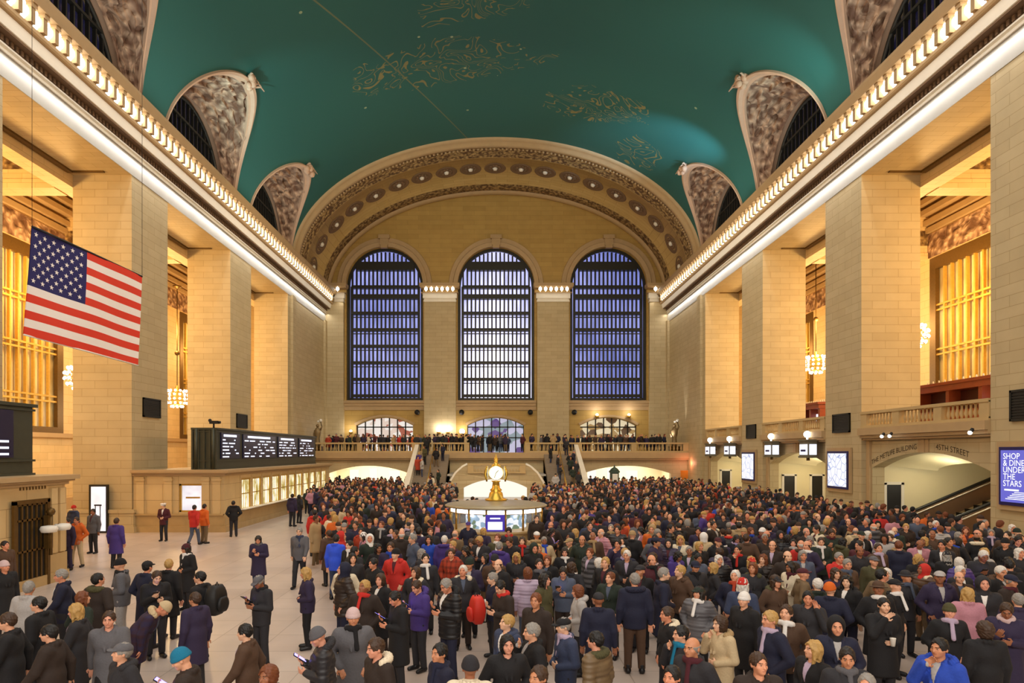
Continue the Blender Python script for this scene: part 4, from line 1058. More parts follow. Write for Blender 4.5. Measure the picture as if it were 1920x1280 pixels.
# ================================================================== information booth and clock
YK = 26.0; XK = xw(930, YK)
def booth():
    t = empty('information_booth', (XK, YK, 0), label='round glass information booth with a lit interior in the middle of the crowd', cat='booth')
    b = MB(); b.lathe([(1.75, 0), (1.8, .12), (1.72, .16), (1.72, .9), (1.85, .96), (1.98, 1.0), (1.98, 1.06), (1.7, 1.08), (1.3, 1.08)], n=40, smooth=False); b.build('counter', M['bal'], t)
    b = MB(); b.lathe([(1.78, 1.86), (2.0, 1.88), (2.03, 1.93), (1.95, 1.98), (1.6, 2.03), (.9, 2.08), (.6, 2.1), (0, 2.1)], n=48); b.build('roof', M['booth_roof'], t)
    b = MB(); b.lathe([(1.8, 1.69), (1.84, 1.69), (1.84, 1.71), (1.8, 1.71)], n=48)
    n = 16
    for k in range(n):
        a = 2*PI*(k + .5)/n; x, y = 1.82*math.cos(a), 1.82*math.sin(a); b.tube([(x, y, 1.08), (x, y, 1.87)], .04, 6)
    b.build('posts', M['brass'], t)
    for k in range(n):
        a0, a1 = 2*PI*(k + .54)/n, 2*PI*(k + 1.46)/n
        am = (a0 + a1)/2
        g_ = MB(); q = [(1.79*math.cos(a), 1.79*math.sin(a)) for a in (a0, a1)]
        g_.add([(q[0][0], q[0][1], 1.1), (q[1][0], q[1][1], 1.1), (q[1][0], q[1][1], 1.70), (q[0][0], q[0][1], 1.70)], [(0, 1, 2, 3)]); g_.build('pane', M['glass'], t)
        l = MB(); l.add([(q[0][0]*1.01, q[0][1]*1.01, 1.71), (q[1][0]*1.01, q[1][1]*1.01, 1.71), (q[1][0]*1.01, q[1][1]*1.01, 1.85), (q[0][0]*1.01, q[0][1]*1.01, 1.85)], [(0, 1, 2, 3)]); l.build('light_box', M['booth_lit'], t)
    c = MB(); c.lathe([(1.2, 1.08), (1.2, 1.8), (.6, 1.84)], n=24); c.build('inner_core', M['booth_in'], t)
    s = MB(); s.box(-.38, .32, -1.9, -1.84, 1.1, 1.7); sc = s.build('notice_screen', M['purple'], t)
    s = MB(); s.box(-.3, .24, -1.92, -1.9, 1.16, 1.45); s.box(-.22, .16, -1.92, -1.9, 1.55, 1.6); s.build('notice_text', M['screen_text'], sc)
    for a in (.0, PI*.5, PI, PI*1.5): point_light('booth_lamp', (XK + 1.25*math.cos(a + .7), YK + 1.25*math.sin(a + .7), 1.6), 9, (.85, .92, 1), .12)
    # the four-faced clock standing on the roof
    k = empty('clock', (XK, YK, 2.1), label='brass four-faced clock on top of the information booth', cat='clock')
    b = MB(); b.lathe([(.42, 0), (.44, .06), (.3, .1), (.26, .3), (.2, .36), (.24, .42), (.16, .5), (.13, .72), (.2, .78)], n=16); b.build('pedestal', M['gold'], k)
    b = MB(); b.sphere((0, 0, 1.1), .3, 16); b.tube([(-.36, 0, .75), (-.44, 0, 1.05), (-.36, 0, 1.36)], .04, 6); b.tube([(.36, 0, .75), (.44, 0, 1.05), (.36, 0, 1.36)], .04, 6)
    b.lathe([(.2, 1.36), (.12, 1.45), (.05, 1.52), (.09, 1.62), (.04, 1.72), (.0, 1.86)], n=12); b.build('case', M['gold'], k)
    for q in range(4):
        a = PI/2*q - PI/2; d = Vector((math.cos(a), math.sin(a), 0)); e = Vector((-d.y, d.x, 0))
        f = MB(); o_ = d*.27 + Vector((0, 0, 1.1)); f.add([o_ + d*.07] + [o_ + d*.05 + e*(.27*math.cos(x)) + Vector((0, 0, .27*math.sin(x))) for x in [2*PI*j/24 for j in range(24)]], [(0, 1 + j, 1 + (j+1) % 24) for j in range(24)]); fo = f.build('dial', M['dial'], k)
        h = MB(); oo = o_ + d*.085
        h.tube([oo, oo + e*.1 + Vector((0, 0, .1))], .012, 4); h.tube([oo, oo - e*.06 + Vector((0, 0, -.19))], .01, 4)
        for j in range(12): x = 2*PI*j/12; p = oo + e*(.23*math.cos(x)) + Vector((0, 0, .23*math.sin(x))); h.sphere(p, .012, 4)
        h.build('hands', M['black'], fo)
M['booth_roof'] = plain('booth_roof_bronze', '#a4977a', .4, .3, .2, 4)
M['booth_lit'] = glow('booth_light', '#f2faff', 3.0); M['booth_in'] = shop_mat('booth_interior', '#7fa6c4', '#f2f8ff', '#3d6a4c', .9, 5.0)
M['purple'] = glow('purple_screen', '#3a20b0', .7); M['dial'] = glow('opal_dial', '#fff4c8', 1.6); M['gold'] = plain('polished_brass', '#d8b04a', .3, .8, .1, 5)
m = NT('clear_glass'); m.base((.9, .95, 1, 1)).rough(.05); m.b.inputs['Transmission Weight'].default_value = 0; m.b.inputs['Alpha'].default_value = .15; M['glass'] = m.mat
booth()

# ================================================================== people
# figures are shaped as smooth distance fields and turned into one continuous surface
def smin(a, b, k):
    h = np.clip(.5 + .5*(b - a)/k, 0, 1); return b*(1 - h) + a*h - k*h*(1 - h)
def smax(a, b, k): return -smin(-a, -b, k)
def capsule(P, a, b, ra, rb, sq=None):
    a, b = np.asarray(a, float), np.asarray(b, float); d = b - a
    Q = P - a; t = np.clip(Q @ d/max(1e-9, d @ d), 0, 1); D = Q - t[:, None]*d
    if sq is not None: D = D/np.asarray(sq)
    return np.sqrt((D*D).sum(1)) - (ra + (rb - ra)*t)
def ellipsoid(P, c, r, M3=None):
    Q = P - np.asarray(c, float)
    if M3 is not None: Q = Q @ M3
    r = np.asarray(r, float); k0 = np.sqrt(((Q/r)**2).sum(1)); k1 = np.sqrt(((Q/(r*r))**2).sum(1))
    return k0*(k0 - 1)/np.maximum(k1, 1e-6)
def surface(fn, lo, hi, h):
    lo, hi = np.asarray(lo, float) - 2*h, np.asarray(hi, float) + 2*h
    n = np.maximum(3, np.ceil((hi - lo)/h).astype(int) + 1)
    ax = [lo[i] + h*np.arange(n[i]) for i in range(3)]
    G = np.stack(np.meshgrid(*ax, indexing='ij'), -1).reshape(-1, 3)
    F = fn(G).reshape(n); ins = F < 0
    cx, cy, cz = n - 1
    cnt = np.zeros((cx, cy, cz), int); acc = np.zeros((cx, cy, cz, 3)); num = np.zeros((cx, cy, cz))
    cor = [(i, j, k) for i in (0, 1) for j in (0, 1) for k in (0, 1)]
    def sub(A, c): return A[c[0]:c[0]+cx, c[1]:c[1]+cy, c[2]:c[2]+cz]
    for c in cor: cnt += sub(ins, c)
    for a in cor:
        for axis in range(3):
            if a[axis]: continue
            b = list(a); b[axis] = 1
            fa, fb = sub(F, a), sub(F, tuple(b)); cr = (fa < 0) != (fb < 0)
            t = np.where(cr, fa/np.where(cr, fa - fb, 1), 0)
            for q in range(3): acc[..., q] += np.where(cr, a[q] + (t if q == axis else 0), 0)
            num += cr
    act = (cnt > 0) & (cnt < 8)
    idx = -np.ones((cx, cy, cz), int); idx[act] = np.arange(act.sum())
    base = np.stack(np.meshgrid(np.arange(cx), np.arange(cy), np.arange(cz), indexing='ij'), -1)
    V = (base[act] + acc[act]/np.maximum(num[act], 1)[:, None])*h + lo
    quads = []
    for axis in range(3):
        s0 = [slice(1, None)]*3; 
        A = [slice(1, cx), slice(1, cy), slice(1, cz)]; B = list(A); A[axis] = slice(0, n[axis]-1); B[axis] = slice(1, n[axis])
        fa, fb = ins[tuple(A)], ins[tuple(B)]; cr = fa != fb
        w_ = np.argwhere(cr)
        if len(w_) == 0: continue
        flip = fa[cr]
        off = np.ones(3, int); off[axis] = 0
        c0 = w_ + off
        u, v = [(1, 2), (2, 0), (0, 1)][axis]
        def cell(du, dv):
            q = c0.copy(); q[:, u] -= du; q[:, v] -= dv; return idx[q[:, 0], q[:, 1], q[:, 2]]
        q = np.stack([cell(1, 1), cell(0, 1), cell(0, 0), cell(1, 0)], 1)
        q[~flip] = q[~flip][:, ::-1]
        quads.append(q)
    Q = np.concatenate(quads); Q = Q[(Q >= 0).all(1)]
    return V, Q
def rotm(yaw, pitch, roll=0):
    return np.array(Matrix.Rotation(yaw, 3, 'Z') @ Matrix.Rotation(pitch, 3, 'X') @ Matrix.Rotation(roll, 3, 'Y'))

# ---- poses. The figure faces -Y, its right hand is on the -X side.
def pose(yaw=0, pitch=0, arms=('down', 'down'), legs='stand', bend=0.0):
    J = {}
    J['bend'] = bend
    tilt = np.array(Matrix.Rotation(bend, 3, 'X')); hipc = np.array((0, 0, .95))
    def T(p): return (np.asarray(p) - hipc) @ tilt.T + hipc
    J['T'] = T
    J['pelvis'], J['waist'], J['chest'], J['neck0'] = T((0, 0, .95)), T((0, .01, 1.1)), T((0, .0, 1.3)), T((0, .01, 1.44))
    J['neck1'] = T((0, -.01, 1.53))
    J['head'] = T((0, -.025, 1.535)); J['HM'] = rotm(yaw, pitch + bend)
    J['arms'] = []
    for s, a in zip((-1, 1), arms):
        sh = np.array((s*.185, .01, 1.42))
        if a == 'down': e, w_ = sh + (s*.06, .03, -.28), sh + (s*.08, -.03, -.53); f = (0, -.15, -1)
        elif a == 'pocket': e, w_ = sh + (s*.12, .07, -.26), sh + (-s*.01, -.10, -.44); f = (-s*.3, -.4, -.8)
        elif a == 'front': e, w_ = sh + (s*.05, -.01, -.28), sh + (-s*.10, -.22, -.24); f = (-s*.5, -.7, .15)
        elif a == 'phone': e, w_ = sh + (s*.03, -.04, -.28), sh + (-s*.08, -.25, -.16); f = (-s*.3, -.6, .6)
        elif a == 'ear': e, w_ = sh + (s*.10, -.12, -.22), sh + (-s*.02, -.13, .05); f = (-s*.3, .1, 1)
        elif a == 'mouth': e, w_ = sh + (s*.05, -.15, -.22), sh + (-s*.10, -.20, .03); f = (-s*.7, .1, .6)
        elif a == 'hold': e, w_ = sh + (s*.07, .03, -.28), sh + (-s*.08, -.17, -.34); f = (-s*.9, -.3, .0)
        elif a == 'fwd': e, w_ = sh + (s*.05, -.10, -.26), sh + (s*.05, -.26, -.45); f = (0, -.5, -.9)
        elif a == 'back': e, w_ = sh + (s*.06, .13, -.25), sh + (s*.07, .13, -.50); f = (0, -.1, -1)
        elif a == 'up': e, w_ = sh + (s*.10, -.2, -.1), sh + (-s*.02, -.3, .14); f = (-s*.3, -.2, 1)
        J['arms'].append((T(sh), T(e), T(w_), np.asarray(f, float)/np.linalg.norm(f) @ tilt.T, s))
    J['legs'] = []
    for s in (-1, 1):
        hip = np.array((s*.09, .0, .92))
        if legs == 'stand': k, a = (s*.105, -.015, .49), (s*.115, .02, .085)
        elif legs == 'wide': k, a = (s*.15, -.02, .49), (s*.19, .02, .085)
        elif legs == 'walk': k, a = ((s*.09, -.16, .50), (s*.09, -.24, .09)) if s < 0 else ((s*.09, .03, .49), (s*.09, .30, .14))
        J['legs'].append((hip, np.array(k), np.array(a), s))
    return J
def head_fn(P, J, woman=False):
    Q = (P - J['head']) @ J['HM']
    d = ellipsoid(Q, (0, .012, .125), (.076, .096, .098))
    d = smin(d, ellipsoid(Q, (0, -.03, .062), (.056, .062, .068)), .04)
    d = smin(d, ellipsoid(Q, (0, -.062, .022), (.026, .026, .022)), .02)     # chin
    for s in (-1, 1):
        d = smin(d, ellipsoid(Q, (s*.044, -.052, .078), (.024, .022, .018)), .02)   # cheek
        d = smax(d, -ellipsoid(Q, (s*.032, -.098, .112), (.018, .016, .011)), .012)  # eye socket
        d = smin(d, ellipsoid(Q, (s*.079, .018, .098), (.010, .020, .032)), .006)  # ear
    d = smin(d, capsule(Q, (0, -.083, .120), (0, -.105, .078), .009, .013), .012)  # nose
    d = smin(d, capsule(Q, (-.034, -.082, .130), (.034, -.082, .130), .010, .010), .014)  # brow
    d = smin(d, ellipsoid(Q, (0, -.088, .050), (.024, .012, .006)), .006)    # lips
    d = smax(d, -capsule(Q, (-.02, -.101, .0495), (.02, -.101, .0495), .003, .003), .004)
    return d
def body_fn(P, J, inf=0.0, head=True):
    T = J['T']
    d = ellipsoid(P, J['pelvis'], (.165 + inf, .115 + inf, .13 + inf))
    d = smin(d, ellipsoid(P, J['waist'], (.145 + inf, .105 + inf, .16 + inf)), .08)
    d = smin(d, ellipsoid(P, J['chest'], (.175 + inf, .12 + inf, .17 + inf)), .08)
    d = smin(d, capsule(P, T((-.13, .01, 1.41)), T((.13, .01, 1.41)), .062 + inf, .062 + inf), .06)
    d = smin(d, capsule(P, J['neck0'], J['neck1'], .058, .052), .04)
    for sh, e, w_, f, s in J['arms']:
        d = smin(d, capsule(P, sh, e, .056 + inf, .044 + inf), .04); d = smin(d, capsule(P, e, w_, .043 + inf, .028 + inf), .015)
    for hip, k, a, s in J['legs']:
        d = smin(d, capsule(P, hip, k, .088 + inf, .055 + inf), .03); d = smin(d, capsule(P, k, a, .054 + inf, .036 + inf), .02)
        ft = a + np.array((s*.02, -.13, -.045)); d = smin(d, capsule(P, a + np.array((0, .03, -.045)), ft, .036, .032), .03)
    if head: d = smin(d, head_fn(P, J), .02)
    return d
def hand_parts(J, curl):
    """palm and five fingers; returns (vertices, quads)"""
    out = []
    for sh, e, w_, f, s in J['arms']:
        f = f/np.linalg.norm(f); side = np.cross(f, (0, 1, 0)); 
        if np.linalg.norm(side) < .2: side = np.cross(f, (1, 0, 0))
        side /= np.linalg.norm(side); nrm = np.cross(side, f)
        if (nrm @ np.array((-s, 0, 0))) < 0: nrm = -nrm
        lx = side if (side @ np.array((0, -1, 0))) > 0 else -side       # towards the thumb
        def fn(P):
            c = w_ + f*.055; Q = P - c; L = np.stack([Q @ lx, Q @ f, Q @ nrm], 1)
            r = np.array((.042, .052, .018)); k0 = np.sqrt(((L/r)**2).sum(1)); k1 = np.sqrt(((L/(r*r))**2).sum(1)); d = k0*(k0 - 1)/np.maximum(k1, 1e-6)
            d = smin(d, capsule(P, w_ - f*.03, w_ + f*.02, .028, .026), .02)
            for q, ln in zip((-1.5, -.5, .5, 1.5), (.062, .078, .084, .076)):
                b0 = c + lx*(q*.0205) + f*.042; b1 = b0 + (f*math.cos(curl*.5) + nrm*math.sin(curl*.5))*ln*.5
                b2 = b1 + (f*math.cos(curl*1.5) + nrm*math.sin(curl*1.5))*ln*.55
                d = smin(d, capsule(P, b0, b1, .0098, .009), .005); d = smin(d, capsule(P, b1, b2, .009, .0075), .003)
            t0 = w_ + f*.03 + lx*.03; t1 = t0 + lx*.032 + f*.03 + nrm*.012; t2 = t1 + f*.032 + nrm*.014 - lx*.004
            d = smin(d, capsule(P, t0, t1, .014, .0115), .012); d = smin(d, capsule(P, t1, t2, .0112, .0085), .004)
            return d
        c = w_ + f*.07; out.append(surface(fn, c - .13, c + .13, .0065))
    return out
def coat_fn(P, J, hem, inf=.032, flare=.03, collar=True, puff=0.0):
    T = J['T']
    d = ellipsoid(P, J['waist'] - np.array((0, 0, .03)), (.165 + inf, .122 + inf, .2))
    d = smin(d, ellipsoid(P, J['chest'], (.180 + inf, .128 + inf, .18)), .07)
    d = smin(d, capsule(P, T((-.135, .01, 1.405)), T((.135, .01, 1.405)), .066 + inf*.75, .066 + inf*.75), .06)
    lo = np.array((0, .0, hem - .02)); lo[1] = 0
    d = smin(d, capsule(P, J['waist'] - np.array((0, 0, .1)), lo, .165 + inf, .165 + inf + flare, (1.0, .78, 1.0)), .06)
    d = smax(d, hem - P[:, 2], .01)
    for sh, e, w_, f, s in J['arms']:
        d = smin(d, capsule(P, sh, e, .068 + inf*.6, .056 + inf*.5), .04); d = smin(d, capsule(P, e, w_ + (w_ - e)*.02, .054 + inf*.5, .040 + inf*.3), .015)
    if collar:
        d = smin(d, capsule(P, J['neck0'] + np.array((0, .01, -.02)), J['neck0'] + (J['neck1'] - J['neck0'])*.55, .095, .078), .03)
    if collar:                                           # turned-up collar, lapels and the front edge
        for k in range(9):
            a = PI*(-.22 + 1.44*k/8); p = J['neck0'] + np.array((.094*math.cos(a), .012 + .088*math.sin(a), .045 + .015*math.sin(a)))
            d = smin(d, ellipsoid(P, p, (.026, .026, .042)), .012)
        for s in (-1, 1): d = smin(d, capsule(P, T((s*.075, -.075, 1.47)), T((s*.028, -(.137 + inf), 1.20)), .026, .017), .008)
        d = smax(d, -capsule(P, T((.02, -(.155 + inf), 1.2)), np.array((.02, -(.175 + inf), hem)), .009, .009), .006)
    if puff: d = d + puff*np.abs(np.sin(P[:, 2]*48)) - puff*.5
    # opening of the collar
    d = smax(d, -capsule(P, J['neck1'] - np.array((0, .012, .05)), J['neck1'] + np.array((0, 0, .12)), .056, .075), .01)
    d = smax(d, -capsule(P, J['T']((0, -.16, 1.42)), J['T']((0, -.08, 1.56)), .012, .05), .015)
    return d
def trouser_fn(P, J):
    d = ellipsoid(P, (0, .0, .93), (.175, .127, .14))
    for hip, k, a, s in J['legs']:
        d = smin(d, capsule(P, hip, k, .105, .074), .03); d = smin(d, capsule(P, k, a + np.array((0, 0, .0)), .074, .062), .02)
    return smax(smax(d, P[:, 2] - 1.02, .01), .075 - P[:, 2], .01)
def shoe_fn(P, J):
    d = None
    for hip, k, a, s in J['legs']:
        q = capsule(P, a + np.array((0, .03, -.035)), a + np.array((s*.02, -.15, -.048)), .049, .042)
        q = smin(q, capsule(P, a + np.array((0, .01, -.03)), a + np.array((0, .01, .06)), .05, .052), .02)
        d = q if d is None else np.minimum(d, q)
    return d
HB = ((-.2, -.2, -.35), (.2, .25, .32))
def hair_fn(kind):
    def cap(Q, t): return ellipsoid(Q, (0, .014, .128), (.079 + t, .100 + t, .102 + t))
    def face(Q): return ellipsoid(Q, (0, -.115, .070), (.088, .092, .119))
    def fn(Q):
        if kind == 'short': d = smax(smax(cap(Q, .010), -face(Q), .010), .095 - Q[:, 2] - .95*np.clip(Q[:, 1], 0, 1), .012); return d + .005*np.sin(Q[:, 0]*90 + Q[:, 1]*60 + 3*np.sin(Q[:, 2]*40))*np.sin(Q[:, 2]*80 + Q[:, 1]*50) + .003*np.sin(Q[:, 0]*170 - Q[:, 1]*120)
        if kind == 'bald': d = smax(smax(cap(Q, .006), -face(Q), .012), Q[:, 2] - .135, .01); return smax(d, .045 - Q[:, 2] - .4*np.clip(Q[:, 1], 0, 1), .02)
        if kind == 'long':
            d = smax(cap(Q, .018), -face(Q), .012)
            d = smin(d, ellipsoid(Q, (0, .055, -.03), (.098, .058, .18)), .04)
            for s in (-1, 1): d = smin(d, capsule(Q, (s*.082, .0, .12), (s*.09, -.03, -.12), .026, .018), .03)
            return d + .006*np.sin(Q[:, 0]*95 + Q[:, 2]*22 + 1.5*np.sin(Q[:, 2]*45)) + .005*np.sin(Q[:, 1]*80 + Q[:, 2]*30)
        if kind == 'bob':
            d = smax(cap(Q, .022), -face(Q), .012); d = smin(d, ellipsoid(Q, (0, .03, .055), (.098, .085, .085)), .03); d = smax(d, -face(Q), .012)
            return d + .007*np.sin(Q[:, 0]*85 + 2*np.sin(Q[:, 2]*50))*np.sin(Q[:, 2]*75 + Q[:, 1]*70)
        if kind == 'beanie':
            d = ellipsoid(Q, (0, .016, .150), (.094, .112, .106)); d = smax(d, .118 - Q[:, 2] - .25*Q[:, 1]*0, .008)
            d = smin(d, smax(cap(Q, .022), np.abs(Q[:, 2] - .135) - .022, .008), .008); return d
        if kind == 'cap':
            d = smax(ellipsoid(Q, (0, .010, .150), (.094, .118, .088)), .138 - Q[:, 2], .008)
            d = smin(d, smax(ellipsoid(Q, (0, -.105, .142), (.075, .075, .014)), -(Q[:, 2] - .12), .01), .012); return d
        if kind == 'hat':
            d = smax(ellipsoid(Q, (0, .012, .165), (.092, .112, .095)), .14 - Q[:, 2], .01); d = smin(d, ellipsoid(Q, (0, .0, .148), (.145, .165, .012)), .012); return d
        if kind == 'officer':
            d = ellipsoid(Q, (0, .005, .205), (.135, .14, .030)); d = smin(d, smax(cap(Q, .016), np.abs(Q[:, 2] - .165) - .035, .008), .012)
            d = smin(d, ellipsoid(Q, (0, -.11, .148), (.066, .05, .010)), .01); return d
        if kind == 'hood':
            d = ellipsoid(Q, (0, .03, .12), (.118, .13, .145)); d = smax(d, -ellipsoid(Q, (0, -.11, .085), (.082, .12, .112)), .02)
            return smin(d, capsule(Q, (0, .05, -.02), (0, .03, -.09), .1, .11), .05)
        if kind == 'furhood':      # hood lying down behind the neck
            d = None
            for k in range(11):
                a = PI*(.0 + k/10); p = (.135*math.cos(a), .03 + .12*math.sin(a), -.05 + .02*math.sin(a)); q = ellipsoid(Q, p, (.05, .05, .048)); d = q if d is None else smin(d, q, .03)
            return d + .008*np.sin(Q[:, 0]*130)*np.sin(Q[:, 1]*120 + Q[:, 2]*110)
        if kind == 'scarf':
            d = None
            for k in range(14):
                a = 2*PI*k/14; p = (.088*math.cos(a), .02 + .088*math.sin(a), -.045 - .02*math.sin(a)); q = ellipsoid(Q, p, (.036, .036, .045)); d = q if d is None else smin(d, q, .02)
            d = smin(d, capsule(Q, (.02, -.09, -.06), (.035, -.15, -.30), .03, .034, (1, .6, 1)), .02); return d
    return fn

def np_mesh(name, parts, mats, smooth=True):
    """parts: list of (V, Q, material index) or (V, Q, index array)"""
    Vs, Qs, Ms, o = [], [], [], 0
    for V, Q, mi in parts:
        Vs.append(V); Qs.append(Q + o); Ms.append(np.full(len(Q), mi) if np.isscalar(mi) else mi); o += len(V)
    V, Q, Mi = np.concatenate(Vs), np.concatenate(Qs), np.concatenate(Ms)
    me = bpy.data.meshes.new(name); me.vertices.add(len(V)); me.vertices.foreach_set('co', V.astype('f').ravel())
    me.loops.add(Q.size); me.loops.foreach_set('vertex_index', Q.astype('i').ravel())
    me.polygons.add(len(Q)); me.polygons.foreach_set('loop_start', (np.arange(len(Q))*4).astype('i'))
    me.polygons.foreach_set('material_index', Mi.astype('i')); me.polygons.foreach_set('use_smooth', np.full(len(Q), smooth))
    for m_ in mats: me.materials.append(m_)
    me.update(calc_edges=True); return me

# materials that take each figure's own colour
def own(name, rough, noise=0.0, scale=60, kind=None):
    m = NT(name); oi = m.n('ObjectInfo'); c = oi.outputs['Color']
    tc = m.n('TexCoord').outputs['Object']
    if kind == 'lips': c = m.mix(.45, c, lin('#8e3a34'))
    if kind == 'plaid':
        sp = m.n('SeparateXYZ', i_0=tc); a = None
        for i, f in ((0, 9.0), (2, 7.0)):
            v = m.math('LESS_THAN', m.math('FRACT', m.math('MULTIPLY', sp.outputs[i], f)), .4); a = v if a is None else m.math('ADD', a, v)
        c = m.mix(m.math('MULTIPLY', a, .35), c, lin('#3a1a12'))
    if kind == 'stripe':
        sp = m.n('SeparateXYZ', i_0=tc); v = m.math('LESS_THAN', m.math('FRACT', m.math('MULTIPLY', sp.outputs[2], 8.0)), .45); c = m.mix(m.math('MULTIPLY', v, .8), c, lin('#1d1d20'))
    if noise:
        no = m.n('TexNoise', i_Vector=tc, i_Scale=scale, i_Detail=2.0); k = m.n('MapRange', i_0=no.outputs[0], i_3=1 - noise, i_4=1 + noise)
        mu = m.n('Mix', data_type='RGBA', blend_type='MULTIPLY'); mu.inputs[0].default_value = 1; m.link(c, mu.inputs[6]); m.link(k.outputs[0], mu.inputs[7]); c = mu.outputs[2]
        m.bump(no.outputs[0], .35, .01)
    if kind == 'puffer':
        wv = m.n('TexWave', i_Vector=tc, i_Scale=3.4, bands_direction='Z'); m.bump(wv.outputs[0], .35, .02)
    m.base(c).rough(rough); return m.mat
M['skin'] = own('skin', .5, .06, 30); M['lips'] = own('lip_skin', .45, 0, 1, 'lips')
M['cloth'] = own('woven_cloth', .82, .16, 40); M['puffer'] = own('quilted_cloth', .5, .05, 20, 'puffer'); M['plaid'] = own('plaid_cloth', .85, .1, 40, 'plaid'); M['stripe'] = own('striped_knit', .85, .1, 40, 'stripe')
M['hair'] = own('hair', .55, .3, 55); M['fur'] = own('fur_trim', .9, .3, 45); M['knit'] = own('knit_wool', .9, .2, 90); M['leather'] = own('leather', .4, .1, 30)
M['eye'] = plain('eye_white', '#a89a90', .3); M['brow'] = plain('eyebrow', '#2a1c12', .8); M['iris'] = plain('iris', '#1c120c', .2)

POSES = {
 'stand': dict(yaw=.25, pitch=-.06, arms=('down', 'down')),
 'look': dict(yaw=-.35, pitch=-.14, arms=('pocket', 'pocket')),
 'pocket': dict(yaw=.05, pitch=0, arms=('pocket', 'pocket'), legs='wide'),
 'phone': dict(yaw=.1, pitch=.42, arms=('phone', 'front')),
 'hold': dict(yaw=-.2, pitch=.1, arms=('hold', 'hold')),
 'walk': dict(yaw=.0, pitch=.08, arms=('back', 'fwd'), legs='walk'),
 'ear': dict(yaw=.2, pitch=.05, arms=('pocket', 'ear')),
 'mouth': dict(yaw=-.1, pitch=.0, arms=('mouth', 'hold')),
 'bend': dict(yaw=.2, pitch=.1, arms=('fwd', 'hold'), bend=.75),
 'up': dict(yaw=0, pitch=-.1, arms=('up', 'up')),
}
COATS = {'jacket': dict(hem=.80, inf=.030, flare=.0), 'coat': dict(hem=.52, inf=.034, flare=.045), 'puffer': dict(hem=.74, inf=.05, flare=.0), 'suit': dict(hem=.76, inf=.020, flare=.005)}
_cache = {}
def get(key, fn):
    if key not in _cache: _cache[key] = fn()
    return _cache[key]
def J_of(p): return get(('J', p), lambda: pose(**POSES[p]))
def mesh_body(p):
    def mk():
        J = J_of(p); hm, h0 = J['HM'], J['head']
        V, Q = surface(lambda P: body_fn(P, J, 0, False), (-.5, -.6 if p != 'bend' else -.95, 0), (.5, .5, 1.72), .026)
        hc = h0 + hm @ np.array((0, 0, .1))
        def hf(P): return smin(head_fn(P, J), capsule(P, J['neck0'] + np.array((0, 0, .02)), J['neck1'] + np.array((0, 0, .03)), .057, .052), .02)
        HV, HQ = surface(hf, hc - .19, hc + .17, .0085)
        loc = (HV - h0) @ hm; fc = loc[HQ].mean(1); mi = np.zeros(len(HQ), int)
        mi[(np.abs(fc[:, 0]) < .022) & (np.abs(fc[:, 2] - .050) < .008) & (fc[:, 1] < -.08)] = 1
        mi[(np.abs(np.abs(fc[:, 0]) - .031) < .018) & (np.abs(fc[:, 2] - .133) < .0044) & (fc[:, 1] < -.06)] = 4
        parts = [(V, Q, 0), (HV, HQ, mi)]
        for V2, Q2 in hand_parts(J, .5): parts.append((V2, Q2, 0))
        for s in (-1, 1):
            for c, r, m_ in (((s*.032, -.079, .112), (.0115, .0100, .0066), 2), ((s*.032, -.0862, .112), (.0062, .005, .0062), 3)):
                V3, Q3 = surface(lambda P: ellipsoid(P, c, r), np.array(c) - .016, np.array(c) + .016, .004)
                parts.append((V3 @ hm.T + h0, Q3, m_))
        return np_mesh('person', parts, [M['skin'], M['lips'], M['eye'], M['iris'], M['brow']])
    return get(('body', p), mk)
def mesh_coat(p, kind):
    J = J_of(p); k = COATS[kind]; puff = .012 if kind == 'puffer' else 0
    return get(('coat', p, kind), lambda: np_mesh(kind, [(*surface(lambda P: coat_fn(P, J, puff=puff, **k), (-.55, -.62 if p != 'bend' else -.95, k['hem'] - .03), (.55, .55, 1.66), .0165), 0)], [M['puffer' if kind == 'puffer' else 'cloth']]))
def mesh_shirt(p, kind):
    J = J_of(p); k = COATS[kind]; T = J['T']
    def fn(P):
        d = coat_fn(P, J, collar=False, **k) - .007; Q = (P - np.array((0, 0, .95))) @ np.array(Matrix.Rotation(J['bend'], 3, 'X')) + np.array((0, 0, .95))
        d = np.maximum(d, np.abs(Q[:, 0]) - np.clip((Q[:, 2] - 1.20)*.2, 0, .05)); d = np.maximum(d, Q[:, 1] + .04); return np.maximum(d, Q[:, 2] - 1.53)
    return get(('shirt', p, kind), lambda: np_mesh('shirt', [(*surface(fn, (-.1, -.75 if p == 'bend' else -.3, 1.0), (.1, .1, 1.6), .0105), 0)], [M['cloth']]))
def mesh_trousers(p):
    J = J_of(p); return get(('tr', POSES[p].get('legs')), lambda: np_mesh('trousers', [(*surface(lambda P: trouser_fn(P, J), (-.3, -.4, .05), (.3, .42, 1.04), .022), 0)], [M['cloth']]))
def mesh_shoes(p):
    J = J_of(p); return get(('sh', POSES[p].get('legs')), lambda: np_mesh('shoes', [(*surface(lambda P: shoe_fn(P, J), (-.32, -.5, -.02), (.32, .45, .18), .016), 0)], [M['leather']]))
HM_ = {'short': 'hair', 'bald': 'hair', 'long': 'hair', 'bob': 'hair', 'beanie': 'knit', 'cap': 'cloth', 'hat': 'cloth', 'officer': 'cloth', 'hood': 'cloth', 'furhood': 'fur', 'scarf': 'knit'}
def mesh_hair(kind): return get(('hair', kind), lambda: np_mesh(kind, [(*surface(hair_fn(kind), HB[0] if kind in ('long', 'scarf', 'furhood', 'hood') else (-.17, -.2, -.02), HB[1] if kind in ('long', 'scarf', 'furhood', 'hood') else (.17, .2, .3), .0105), 0)], [M[HM_[kind]]]))

